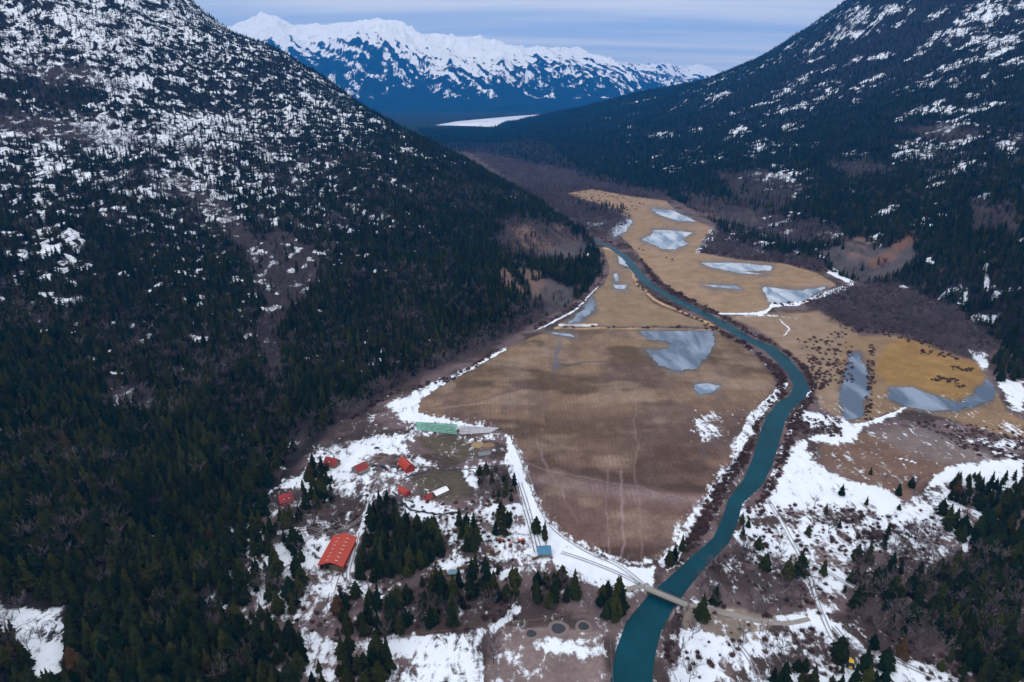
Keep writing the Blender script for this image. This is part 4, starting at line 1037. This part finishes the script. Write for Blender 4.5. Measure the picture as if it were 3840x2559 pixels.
for sy in (-1, 1):
    for i in range(7):
        x = -h2 * .80 + i * h2 * 1.5 / 6; s = MB(); y = sy * bw * .38; z = 6.62
        s.add([(x - .28, y - .9, z + .12 - sy * -.0 + (.30 if sy > 0 else -.28)), (x + .28, y - .9, z + .12 + (.30 if sy > 0 else -.28)), (x + .28, y + .9, z + .12 + (-.28 if sy > 0 else .30)), (x - .28, y + .9, z + .12 + (-.28 if sy > 0 else .30))], [(0, 1, 2, 3)])
        s.build('skylight', m_skyl, broof)
wb = MB(); wb.box((0, -bw + 1.0, 2.2), (BL - 2, .25, 5.2)); wb.box((0, bw - 1.0, 2.2), (BL - 2, .25, 5.2)); wb.box((h2 - 1.2, 0, 2.2), (.25, 2 * bw - 2.3, 5.2))
wb.build('wall', m_redw, barn)
wf = MB(); wf.box((-h2 + 2.2, bw * -.35, 1.6), (.25, bw * 1.1, 4.4)); wf.build('timber_front', m_wood, barn)
wo = MB(); wo.box((-h2 + 2.6, bw * .5, 1.6), (.2, bw * .75, 4.2)); wo.build('opening_shade', m_shade, barn)  # near-black slab; the shade inside the open front is put into its colour
for y in (-.94, -.45, .1, .5, .94):
    p = MB(); p.box((-h2 + .8, y * bw, 2.2), (.35, .35, 5.4)); p.build('post', m_wood, barn)

house('farmhouse', (748, 1049), (776, 1055), 9, 3.2, 6.8, m_redroof, m_log, 'red roofed house topmost left of the farm, at the forest edge behind tall conifers', 'house', chimney=.3, windows=3, door=1.1, dormers=1)
house('farmhouse', (813, 1072), (839, 1060.5), 10.5, 3.0, 6.5, m_redroof, m_greyw, 'red roofed house with a grey porch beside the parked cars', 'house', windows=3, door=1.1, skirt=2.2)
house('hay_barn', (924.5, 1050), (942, 1067), 8.5, 4.0, 7.2, m_brightroof, m_redw, 'bright red barn with a rounded roof above the farmyard', 'barn', windows=0, door=2.6, curved=True, Lx=1.1)
house('farm_shed', (919.5, 1117), (938, 1129), 6.2, 2.4, 4.4, m_brightroof, m_redw, 'small red shed with a rounded roof at the left of the grassy paddock', 'shed', windows=1, door=1.2, curved=True)
house('greenhouse', (996, 1131), (1026, 1117.5), 6.6, 2.3, 3.9, m_white, m_greyw, 'long white roofed greenhouse on the grassy paddock', 'greenhouse', windows=4, over=.3)
house('farm_shed', (976, 1140), (991, 1133), 6.0, 2.6, 4.2, m_redroof, m_redw, 'small red roofed shed joined to the end of the white greenhouse', 'shed', windows=1, door=1.1)
house('farmhouse', (639, 1139), (672, 1131), 9.5, 3.3, 7.0, m_darkred, m_redw, 'dark red roofed house with dormers alone on the snow by the left forest', 'house', chimney=-.85, windows=3, door=1.1, dormers=2)
house('pump_house', (1234, 1257), (1266, 1255), 9.0, 3.2, 5.6, m_bluer, m_greyw, 'blue roofed building beside the lane at the corner of the big field', 'building', windows=2, door=2.2)
house('garden_shed', (1030, 1310), (1051, 1309), 4.5, 2.0, 3.2, m_teal, m_greyw, 'small pale teal roofed shed on the snow strip among stacked timber', 'shed', windows=1, door=.9)
house('field_shed', (1098, 1040), (1126, 1036), 6.0, 2.4, 3.8, m_greyr, m_greyw, 'low grey roofed shed at the top of the farmyard below the straw heap', 'shed', windows=1, door=1.2)

# cars
def make_car(paint):
    t = bpy.data.objects.new('parked_car', None); COL.objects.link(t); t.empty_display_size = .5
    b = MB(); b.box((0, 0, .62), (4.5, 1.8, .55), taper=.96); b.box((0, 0, .40), (4.3, 1.78, .2)); b.build('body', paint, t)
    c = MB(); c.box((-.2, 0, 1.16), (2.4, 1.6, .54), taper=.78); c.build('cabin', m_glass, t)
    r = MB(); r.box((-.2, 0, 1.45), (1.75, 1.22, .05)); r.build('roof', paint, t)
    for x in (-1.4, 1.4):
        for y in (-.86, .86):
            w_ = MB(); w_.tube((x, y - .1, .34), (x, y + .1, .34), .34, .34, 10); w_.build('wheel', m_rubber, t)
    return t
cars = [(860, 1072, .5, 'black', 'black car parked nearest to the grey porched red house'), (862, 1080.5, .4, 'grey', 'dark grey car parked lowest in the left pair by the red house'), (879, 1073, -.5, 'blue', 'dark blue car first of the middle row in the farmyard'),
        (885, 1077, -.5, 'black', 'black car second of the middle row in the farmyard'), (891, 1082, -.5, 'maroon', 'dark maroon car third of the middle row in the farmyard'), (896, 1086, -.5, 'silver', 'silver car last of the middle row in the farmyard'),
        (906, 1074, -.4, 'grey', 'dark grey car alone on the snow below the bright red barn'), (911, 1089, -.8, 'silver', 'silver car alone beside the yard track, nearest to the small red shed'), (866, 1031, .1, 'black', 'black car alone on the snow field above the parked cars'),
        (1091, 1131, 1.2, 'white', 'white pickup like car under the dark trees by the lane')]
for u, v, a, p, lb in cars[:9]:
    t = make_car(m_paints[p]); x, y, _ = gp(u, v); t.location = (x, y, 0); t.rotation_euler = (0, 0, a); tag(t, lb, 'car', 'cars parked in the farmyard')

def machine(name, u, v, rz, m, label, cat, s=1.0):
    x, y, _ = gp(u, v); t = empty(name, (x, y, 0), rz, label, cat); t.scale = (s,) * 3
    b = MB(); b.box((1.1, 0, 1.25), (2.2, 1.0, 1.0), taper=.9); b.box((0, 0, .8), (4.0, 1.1, .4)); b.build('body', m, t)
    c = MB(); c.box((-.8, 0, 2.0), (1.5, 1.4, 1.5), taper=.9); c.build('cab', m_glass, t)
    r = MB(); r.box((-.8, 0, 2.8), (1.7, 1.6, .15)); r.build('roof', m, t)
    for x_, rr in ((-1.1, .85), (1.5, .55)):
        for y_ in (-.95, .95):
            w_ = MB(); w_.tube((x_, y_ - .22, rr), (x_, y_ + .22, rr), rr, rr, 12); w_.build('wheel', m_rubber, t)
    return t
machine('tractor', 1151, 1246, .4, m_rust, 'rusty orange tractor leftmost of three on the snow by the lane', 'tractor', 1.1)
machine('tractor', 1173, 1256, 1.5, m_rust, 'rusty orange tractor lowest of three on the snow by the lane', 'tractor')
machine('tractor', 1199, 1248, 2.6, m_rust, 'rusty orange tractor nearest to the lane above the blue roofed building', 'tractor', 1.2)
machine('wheel_loader', 1953, 1530, 1.2, m_yel, 'yellow loader parked on the snow among conifers at the bottom right', 'loader', 1.5)
# white trailer and straw by the field corner
x, y, _ = gp(1083, 1017); tr = empty('trailer', (x, y, 0), .9, 'white box trailer beside the straw heap at the top of the farm', 'trailer')
b = MB(); b.box((0, 0, 1.7), (4.5, 2.2, 2.2)); b.build('body', m_white, tr)
for yy in (-1, 1):
    w_ = MB(); w_.tube((0, yy - .12, .4), (0, yy + .12, .4), .4, .4, 10); w_.build('wheel', m_rubber, tr)
def heap(name, u, v, rx, ry, h, m, label, cat, seed=1):
    x, y, _ = gp(u, v); r_ = random.Random(seed); mb = MB(); rings = 6; seg = 18; vs = []
    for i in range(rings):
        t = i / rings
        for j in range(seg):
            a = 6.283 * j / seg; k = (1 - t) * r_.uniform(.85, 1.12)
            vs.append((math.cos(a) * rx * k, math.sin(a) * ry * k, h * t ** .7 * r_.uniform(.85, 1.1) - (.3 if i == 0 else 0)))
    vs.append((0, 0, h))
    fs = [(i * seg + j, i * seg + (j + 1) % seg, (i + 1) * seg + (j + 1) % seg, (i + 1) * seg + j) for i in range(rings - 1) for j in range(seg)] + [((rings - 1) * seg + j, (rings - 1) * seg + (j + 1) % seg, len(vs) - 1) for j in range(seg)]
    mb.add(vs, fs); o = mb.build(name, m, None, (x, y, 0)); return tag(o, label, cat)
heap('straw_heap', 1098, 1022, 6, 6, 1.2, m_hay, 'low heap of yellow straw right of the white trailer', 'straw heap', 3)
heap('straw_heap', 1122, 1023, 6, 4.5, .9, simple('old_straw', (.22, .13, .075), .9), 'orange brown straw heap by the corner of the big field', 'straw heap', 4)
# timber stacks and log piles
def pile(u, v, rz, L, nlog, label):
    x, y, _ = gp(u, v); mb = MB(); r_ = random.Random(int(u))
    rows = [nlog, nlog - 1, nlog - 2]
    for k, c in enumerate(rows):
        for i in range(max(c, 1)):
            yy = (i - c / 2) * .62; l2 = L / 2 * r_.uniform(.85, 1.05); mb.tube((-l2, yy, .3 + k * .5), (l2, yy, .3 + k * .5), .3, .27, 6)
    o = mb.build('log_pile', m_wood, None, (x, y, 0)); o.rotation_euler = (0, 0, rz); tag(o, label, 'log pile', 'log piles around the farm')
for a in [(1000, 1321, .25, 6, 4, 'leftmost log pile on the snow strip right of the grove'), (1016, 1316, .25, 6, 5, 'log pile left of the small teal roofed shed'), (1062, 1306, .3, 7, 4, 'log pile right of the small teal roofed shed'), (1078, 1302, .3, 6, 4, 'rightmost log pile on the snow strip above the conifers'),
          (1128, 1267, .1, 5, 4, 'log pile left of the rusty tractors'), (1143, 1272, .9, 5, 3, 'log pile below the rusty tractors'), (1131, 1276, -.4, 4, 3, 'small log pile lowest below the rusty tractors'), (868, 1054, .2, 6, 4, 'log pile above the parked cars'), (882, 1046, -.3, 8, 4, 'log pile left of the bright red barn'),
          (951, 1076, .1, 5, 3, 'log pile right of the bright red barn'), (1230, 1284, .5, 5, 3, 'log pile at the foot of the blue roofed building')]: pile(*a)

# row covers
for i in range(7):
    t = i / 6; a = gp(955 + 3 * t, 972 + 16 * t); b = gp(1050, 977.5 + 21.5 * t)
    mb = MB(); L = math.hypot(b[0] - a[0], b[1] - a[1]); seg = 12; m_ = 24; wd = .36 + .14 * (i % 2)
    for k in range(m_ + 1):
        for j in range(7):
            an = math.pi * j / 6; s = 1 + .12 * math.sin(k * 2.1 + i); mb.v.append((k / m_ * L, math.cos(an) * wd * s, math.sin(an) * .8 * s))
    for k in range(m_):
        for j in range(6): mb.f.append((k * 7 + j, (k + 1) * 7 + j, (k + 1) * 7 + j + 1, k * 7 + j + 1)); mb.m.append(0)
    o = mb.build('row_cover', m_green, None, (a[0], a[1], .3)); o.rotation_euler = (0, 0, math.atan2(b[1] - a[1], b[0] - a[0]))
    nm = ['farthest', 'second', 'third', 'fourth', 'fifth', 'sixth', 'nearest'][i]
    tag(o, 'long green fabric row cover, ' + nm + ' of seven below the snow bank', 'row cover', 'green row covers beside the field')
for i in range(6):
    t = i / 5; a = gp(1056, 980 + 18 * t); b = gp(1146 - 18 * t, 985 + 9 * t)
    mb = MB(); L = math.hypot(b[0] - a[0], b[1] - a[1]); m_ = 20
    for k in range(m_ + 1):
        for j in range(5):
            an = math.pi * j / 4; mb.v.append((k / m_ * L, math.cos(an) * .9, math.sin(an) * .4))
    for k in range(m_):
        for j in range(4): mb.f.append((k * 5 + j, (k + 1) * 5 + j, (k + 1) * 5 + j + 1, k * 5 + j + 1)); mb.m.append(0)
    o = mb.build('crop_row', m_lav, None, (a[0], a[1], .25)); o.rotation_euler = (0, 0, math.atan2(b[1] - a[1], b[0] - a[0]))
    nm = ['farthest', 'second', 'third', 'fourth', 'fifth', 'nearest'][i]
    tag(o, 'pale grey crop row, ' + nm + ' of six right of the green row covers', 'crop row', 'grey crop rows beside the green covers')

# bridge
a = gp(1484, 1351, 2.6); b = gp(1580, 1391, 2.6); L = math.hypot(b[0] - a[0], b[1] - a[1])
br = empty('river_bridge', ((a[0] + b[0]) / 2, (a[1] + b[1]) / 2, 0), math.atan2(b[1] - a[1], b[0] - a[0]), 'narrow grey plank bridge crossing the river near the bottom of the valley', 'bridge')
mb = MB()
for k in range(int(L / .5)): mb.box((-L / 2 + .25 + k * .5, 0, 2.5), (.46, 4.6, .16))
mb.build('deck', m_deck, br)
for s in (-1, 1):
    g = MB(); g.box((0, s * 1.7, 1.85), (L, .4, 1.1)); g.build('girder', m_steel, br)
    r = MB(); r.box((0, s * 2.2, 3.35), (L, .1, .14)); r.box((0, s * 2.2, 2.95), (L, .06, .1))
    for x in np.linspace(-L / 2 + .3, L / 2 - .3, 13): r.box((x, s * 2.2, 3.0), (.14, .14, .9))
    r.build('railing', m_greyw, br)
    ab = MB(); ab.box((s * (L / 2 - .8), 0, .1), (2.0, 5.6, 4.2), taper=.94); ab.build('abutment', m_conc, br)
# stone lined round pits at the bottom
def pit(u, v, r, label):
    x, y, _ = gp(u, v); t = empty('round_pit', (x, y, 0), 0, label, 'pit', 'round pits in the lower meadow'); mb = MB(); seg = 28; rr = random.Random(int(u))
    prof = [(1.5, -.2), (1.3, .35), (1.08, .55), (.92, .35), (.86, .05)]
    for (k, z) in prof:
        for j in range(seg): a_ = 6.283 * j / seg; q = r * k * (1 + .05 * math.sin(3 * a_ + u)); mb.v.append((math.cos(a_) * q, math.sin(a_) * q, z * (1 + .2 * rr.random())))
    for i in range(len(prof) - 1):
        for j in range(seg): mb.f.append((i * seg + j, i * seg + (j + 1) % seg, (i + 1) * seg + (j + 1) % seg, (i + 1) * seg + j)); mb.m.append(0)
    mb.build('rim', simple('earth_rim', (.17, .13, .12), .9), t)
    d = MB(); vs = [(math.cos(6.283 * j / 24) * r * .95, math.sin(6.283 * j / 24) * r * .95, .22) for j in range(24)]; d.add(vs, [tuple(range(24))]); d.build('dark_water', m_creek, t)
pit(1221, 1457, 3.1, 'smallest dark round pit, leftmost of three in the bottom meadow')
pit(1283, 1445, 4.3, 'largest dark round pit, middle of three in the bottom meadow')
pit(1341, 1440, 3.4, 'dark round pit nearest the river, rightmost of three in the bottom meadow')

def fence(P, label, h=1.5, gap=3.0, m=None, rails=3, group=None, closed=False):
    W = [gp(*p) for p in P]
    if closed: W.append(W[0])
    mb = MB(); x0, y0 = W[0][0], W[0][1]
    for i in range(len(W) - 1):
        a, b = Vector(W[i]) - Vector((x0, y0, 0)), Vector(W[i + 1]) - Vector((x0, y0, 0)); L = (b - a).length; n_ = max(1, int(L / gap))
        for k in range(n_ + (i == len(W) - 2)):
            p = a.lerp(b, k / n_); mb.box((p.x, p.y, h / 2), (.24, .24, h + .3))
        for r in range(rails):
            z = h * (r + 1) / (rails + .4); mb.tube((a.x, a.y, z), (b.x, b.y, z), .07, .07, 4)
    o = mb.build('fence', m or m_greyw, None, (x0, y0, 0)); return tag(o, label, 'fence', group)
fence([(1118, 1440), (1117, 1500), (1116, 1590)], 'dark rail fence dividing the two snowy pastures at the bottom centre', 1.8, 3, m_wood)
fence([(1384, 1470), (1386, 1520), (1389, 1590)], 'rail fence left of the riverside lane at the bottom', 1.7)
fence([(1402, 1470), (1405, 1520), (1410, 1590)], 'rail fence along the river bank at the bottom, right of the lane', 1.7)
fence([(720, 1327), (733, 1312), (757, 1311), (768, 1322), (760, 1341), (738, 1344)], 'small ring fence round a snow filled pen in front of the big barn', 1.4, 2.5, m_wood, closed=True)
fence([(722, 1303), (700, 1340), (712, 1370)], 'curved wooden fence on the left of the snow filled pen', 1.4, 3, m_wood)
fence([(788, 1305), (772, 1350), (766, 1375)], 'straight wooden fence on the right of the snow filled pen', 1.4, 3, m_wood)
fence([(845, 1092), (868, 1104), (900, 1112)], 'fence along the yard track left of the small red shed', 1.3, 3)
fence([(1001, 1095), (1020, 1108), (1042, 1127), (1030, 1138)], 'wooden fence at the right end of the white greenhouse', 1.4, 3)
fence([(955, 1035), (1000, 1052), (1050, 1068)], 'wooden fence along the long strip right of the bright red barn', 1.4, 3, m_log)
fence([(978, 1020), (1015, 1043), (1052, 1064)], 'pale wooden fence above the long strip right of the bright red barn', 1.4, 3, m_log)
fence([(1150, 1238), (1180, 1228), (1215, 1232)], 'low fence above the rusty tractors', 1.3, 3)
fence([(780, 1484), (900, 1470), (1000, 1455), (1110, 1441)], 'long dark fence along the upper edge of the snowy pasture', 1.6, 3, m_wood)
fence([(1160, 1437), (1250, 1424), (1320, 1412), (1370, 1408)], 'broken timber fence above the round pits', 1.4, 4, m_log)
fence([(1655, 757), (1500, 757), (1290, 756)], 'long fence with shrubs across the valley between two fields', 2.0, 8, m_wood, 2)
# dead snags
for u, v, h, lb in ((1745, 1457, 15, 'tall dead bare trunk left of a pair near the snowy track'), (1760, 1455, 12, 'shorter dead bare trunk right of a pair near the snowy track'), (1680, 1385, 9, 'dead bare trunk on the scrubby flat right of the bridge')):
    x, y, _ = gp(u, v); mb = MB(); mb.tube((0, 0, -1), (.3, 0, h), .22, .05, 6)
    for k in range(9):
        a_ = random.random() * 6.28; z = h * random.uniform(.3, .95); mb.tube((.3 * z / h, 0, z), (math.cos(a_) * 1.3, math.sin(a_) * 1.3, z + .8), .05, .02, 3, cap=False)
    o = mb.build('dead_tree', m_bark, None, (x, y, 0)); tag(o, lb, 'dead tree')
# creeks, lanes
for P, w_ in (([(902, 1130), (916, 1149), (928, 1159), (946, 1171), (973, 1178), (1003, 1182), (1028, 1181), (1065, 1176), (1077, 1164)], 1.9), ([(924, 1104), (941, 1094), (978, 1087), (1003, 1087), (1035, 1079), (1075, 1079), (1102, 1076), (1146, 1072)], 1.3), ([(1075, 1079), (1088, 1087), (1097, 1099)], 1.0)):
    W = []
    for i in range(len(P) - 1):
        for k in range(3):
            t = k / 3; x, y, _ = gp(P[i][0] + (P[i + 1][0] - P[i][0]) * t, P[i][1] + (P[i + 1][1] - P[i][1]) * t); W.append((x + random.uniform(-.8, .8), y + random.uniform(-.8, .8), w_ * random.uniform(.6, 1.2)))
    struct(ribbon('creek_water', W, .28, m_creek))
m_rut, nt, b = mat('rutted_track')
pos = nt.nodes.new('ShaderNodeNewGeometry').outputs['Position']
f = noise_n(nt, .5, 5, .6, pos)
nt.links.new(mixc(nt, f, (.10, .085, .085), (.34, .33, .36)), b.inputs['Base Color']); b.inputs['Roughness'].default_value = .9
m_gravel = simple('gravel_road', (.26, .23, .21), .9, 0, .2, .5)
def track(P, gauge=1.7, w_=.55, mm=None):
    W = [gp(u, v)[:2] for u, v in P]
    for s in (-1, 1):
        out = []
        for i in range(len(W)):
            a = W[max(i - 1, 0)]; b = W[min(i + 1, len(W) - 1)]; d = Vector((b[0] - a[0], b[1] - a[1])).normalized()
            out.append((W[i][0] - d.y * s * gauge / 2, W[i][1] + d.x * s * gauge / 2, w_))
        struct(ribbon('track', out, .30 + .004 * s, mm or m_rut, .35))
track([(688, 1247), (740, 1225 + 0), (790, 1215), (830, 1190), (850, 1150), (868, 1110), (880, 1095)], 1.9)
track([(822, 1225), (812, 1270), (800, 1320), (812, 1355), (850, 1380), (870, 1420)], 2.0, .7)
track([(1188, 1110), (1203, 1160), (1218, 1210), (1232, 1270)], 2.2, .8); track([(1195, 1110), (1211, 1160), (1226, 1215), (1240, 1262)], 2.2, .6)
track([(1180, 1010), (1200, 1060), (1230, 1140), (1268, 1210), (1340, 1262), (1420, 1300), (1480, 1345)], 2.2, .6)
track([(1290, 1270), (1350, 1290), (1420, 1318), (1484, 1350)], 2.0, .6)
track([(1765, 1150), (1790, 1190), (1820, 1245), (1845, 1290), (1862, 1330), (1880, 1390), (1900, 1440), (1915, 1470)], 2.2, .6)
track([(1845, 1290), (1900, 1315), (1960, 1350), (2020, 1380)], 2.0, .6)
track([(1915, 1440), (1960, 1485), (2050, 1515), (2150, 1560)], 2.2, .7)
track([(1700, 1485), (1725, 1520), (1755, 1580)], 2.0, .6); track([(640, 1230), (700, 1213), (740, 1222)], 1.8, .5)
struct(ribbon('gravel_road', world_line([(1578, 1391, 16), (1640, 1403, 18), (1700, 1418, 18), (1760, 1431, 16), (1810, 1433, 14), (1860, 1423, 12)]), .27, m_gravel, .2))
struct(ribbon('gravel_road', world_line([(1485, 1351, 12), (1460, 1350, 14), (1430, 1360, 12), (1400, 1362, 10)]), .27, m_gravel, .3))
#@@END

#@@TREES
def pick_near(U, V, D, n=300):
    inside = (U > 4) & (U < 2349) & (V < 1566) & (V > 0)
    idx = np.where(inside)[0]; idx = idx[np.argsort(D[idx])][:n]
    m = np.zeros(len(U), bool); m[idx] = True
    return m
nearC = pick_near(CUa, CVa, CDa); nearB = pick_near(BU, BV, BD, 280); nearS = pick_near(SU, SV, SD, 280)

def rest(name, mask, X, Y, Z, S, R, full, far, ycut, label, cat):
    for nm, sel, meshes in ((name[0], ~mask & (Y < ycut), full), (name[1], ~mask & (Y >= ycut), far)):
        if sel.sum() == 0: continue
        gn_scatter(nm, X[sel], Y[sel], Z[sel], S[sel], R[sel], RNG.integers(0, len(meshes), sel.sum()), meshes, label[0] if nm == name[0] else label[1], cat)
rest(('conifer_forest', 'conifer_forest_slope'), nearC, CXa, CYa, CZa, S, R_, con_full, con_far, 650,
     ('dense dark green conifer forest and groves of the near valley floor and lower slopes', 'dark conifer forest covering the distant mountain slopes on both sides of the valley'), 'forest')
rest(('bare_woodland', 'bare_woodland_slope'), nearB, BX, BY, BZ, BS, BR, bare_full, bare_far, 650,
     ('leafless grey purple deciduous woodland among the near conifers', 'leafless purple grey woodland in gullies and along the far valley floor'), 'woodland')
gn_scatter('brush', SX[~nearS], SY[~nearS], SZ[~nearS], SS[~nearS], SRt[~nearS], RNG.integers(0, 3, (~nearS).sum()), shrubs, 'low reddish brown brush lining the river banks and ditches', 'brush')

def area(u, v):
    if u < 330: return 'in the forest at the lower left corner'
    if u < 620: return 'in the dense forest left of the big red barn'
    if u < 790: return 'on the snowy slope between the dense forest and the big red barn'
    if u < 1110 and v < 1345: return 'in the grove right of the big red barn'
    if u < 1120: return 'in the groves above the snowy pasture at the bottom centre'
    if u < 1370: return 'near the blue roofed building and the old pits'
    if u < 1540: return 'on the left bank of the river by the bridge'
    if u < 1760: return 'on the right bank of the river below the bridge'
    if u < 2060: return 'beside the snowy tracks right of the bridge'
    return 'in the woods at the lower right edge'
for i in np.where(nearC)[0]:
    kx = random.randrange(len(con_crown))
    t = bpy.data.objects.new('conifer_tree', None); COL.objects.link(t); t.empty_display_size = .5
    t.location = (CXa[i], CYa[i], CZa[i]); t.rotation_euler = (0, 0, R_[i]); t.scale = (S[i],) * 3
    a = area(CUa[i], CVa[i]); tag(t, 'dark conifer ' + a, 'tree', 'conifers ' + a)
    for nm, ms in (('crown', con_crown[kx]), ('trunk', con_trunk[kx])):
        o = bpy.data.objects.new(nm, ms); COL.objects.link(o); o.parent = t
for i in np.where(nearB)[0]:
    kx = random.randrange(len(bare_crown))
    t = bpy.data.objects.new('bare_tree', None); COL.objects.link(t); t.empty_display_size = .5
    t.location = (BX[i], BY[i], BZ[i]); t.rotation_euler = (0, 0, BR[i]); t.scale = (BS[i],) * 3
    a = area(BU[i], BV[i]); tag(t, 'leafless bare tree ' + a, 'tree', 'bare trees ' + a)
    for nm, ms in (('crown', bare_crown[kx]), ('trunk', bare_trunk[kx])):
        o = bpy.data.objects.new(nm, ms); COL.objects.link(o); o.parent = t
for i in np.where(nearS)[0]:
    o = bpy.data.objects.new('shrub', random.choice(shrubs)); COL.objects.link(o)
    o.location = (SX[i], SY[i], SZ[i]); o.rotation_euler = (0, 0, SRt[i]); o.scale = (SS[i],) * 3
    a = area(SU[i], SV[i]); tag(o, 'reddish shrub ' + a, 'shrub', 'shrubs ' + a)
print('trees', time.time() - T0)

# ------------------------------------------------------------------ air, sky, sun
hm = bpy.data.materials.new('haze'); hm.use_nodes = True
nt = hm.node_tree; nt.nodes.clear()
out = nt.nodes.new('ShaderNodeOutputMaterial'); pv = nt.nodes.new('ShaderNodeVolumePrincipled')
pv.inputs['Color'].default_value = (.02, .32, 1.0, 1); pv.inputs['Density'].default_value = 5.0e-5
pv.inputs['Anisotropy'].default_value = 0.0
nt.links.new(pv.outputs[0], out.inputs['Volume'])
hb = MB(); hb.box((0, 9000, 990), (31000, 25000, 2000))
hz_o = hb.build('haze', hm); hz_o['kind'] = 'stuff'; hz_o['label'] = 'thin blue haze filling the valley air'; hz_o['category'] = 'haze'

SUN_EL, SUN_AZ = math.radians(22), math.radians(212)     # azimuth clockwise from +Y
w = bpy.data.worlds.new('World'); SC.world = w; w.use_nodes = True
nt = w.node_tree; nt.nodes.clear()
out = nt.nodes.new('ShaderNodeOutputWorld'); bg = nt.nodes.new('ShaderNodeBackground')
sk = nt.nodes.new('ShaderNodeTexSky'); sk.sky_type = 'NISHITA'; sk.sun_disc = False
sk.sun_elevation = SUN_EL; sk.sun_rotation = SUN_AZ; sk.air_density = 1.0; sk.dust_density = .5; sk.ozone_density = 3.0
tc = nt.nodes.new('ShaderNodeTexCoord')
sp = nt.nodes.new('ShaderNodeSeparateXYZ'); nt.links.new(tc.outputs['Generated'], sp.inputs[0])
zc = math_n(nt, 'MAXIMUM', sp.outputs[2], .0)
den = math_n(nt, 'ADD', zc, .10)
cx = nt.nodes.new('ShaderNodeCombineXYZ')
nt.links.new(math_n(nt, 'DIVIDE', sp.outputs[0], den), cx.inputs[0]); nt.links.new(math_n(nt, 'DIVIDE', sp.outputs[1], den), cx.inputs[1])
mp = nt.nodes.new('ShaderNodeMapping'); mp.inputs['Scale'].default_value = (.22, 1.5, 1); mp.inputs['Rotation'].default_value = (0, 0, .06); nt.links.new(cx.outputs[0], mp.inputs[0])
cf = noise_n(nt, 1.0, 7, .62, mp.outputs[0], .4)
mr = nt.nodes.new('ShaderNodeMapRange'); mr.interpolation_type = 'SMOOTHSTEP'; nt.links.new(cf, mr.inputs[0]); mr.inputs[1].default_value = .34; mr.inputs[2].default_value = .66
cloud = mixc(nt, mr.outputs[0], (9.2, 10.2, 11.6), (14.6, 14.0, 13.2))
skym = mixc(nt, .86, sk.outputs[0], cloud)
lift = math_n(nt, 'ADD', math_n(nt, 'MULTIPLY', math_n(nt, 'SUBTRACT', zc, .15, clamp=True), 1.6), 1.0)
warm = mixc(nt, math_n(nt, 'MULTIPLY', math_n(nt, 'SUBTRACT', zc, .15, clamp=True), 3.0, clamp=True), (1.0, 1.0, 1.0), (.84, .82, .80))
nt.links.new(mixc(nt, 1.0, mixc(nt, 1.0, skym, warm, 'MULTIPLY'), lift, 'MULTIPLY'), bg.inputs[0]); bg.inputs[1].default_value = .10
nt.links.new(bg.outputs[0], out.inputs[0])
sd = bpy.data.lights.new('sun', 'SUN'); sd.energy = 1.3; sd.angle = math.radians(12); sd.color = (1, .97, .95)
so = bpy.data.objects.new('sun', sd); COL.objects.link(so)
dirv = Vector((math.sin(SUN_AZ) * math.cos(SUN_EL), math.cos(SUN_AZ) * math.cos(SUN_EL), math.sin(SUN_EL)))
so.rotation_euler = dirv.to_track_quat('Z', 'Y').to_euler(); so.location = (0, 0, 900)
SC.view_settings.view_transform = 'Standard'; SC.view_settings.look = 'None'; SC.view_settings.exposure = -.2; SC.view_settings.gamma = 1
SC.cycles.use_denoising = True
SC.cycles.max_bounces = 5; SC.cycles.diffuse_bounces = 2; SC.cycles.glossy_bounces = 2; SC.cycles.volume_bounces = 0; SC.cycles.transparent_max_bounces = 4
print('done', time.time() - T0)
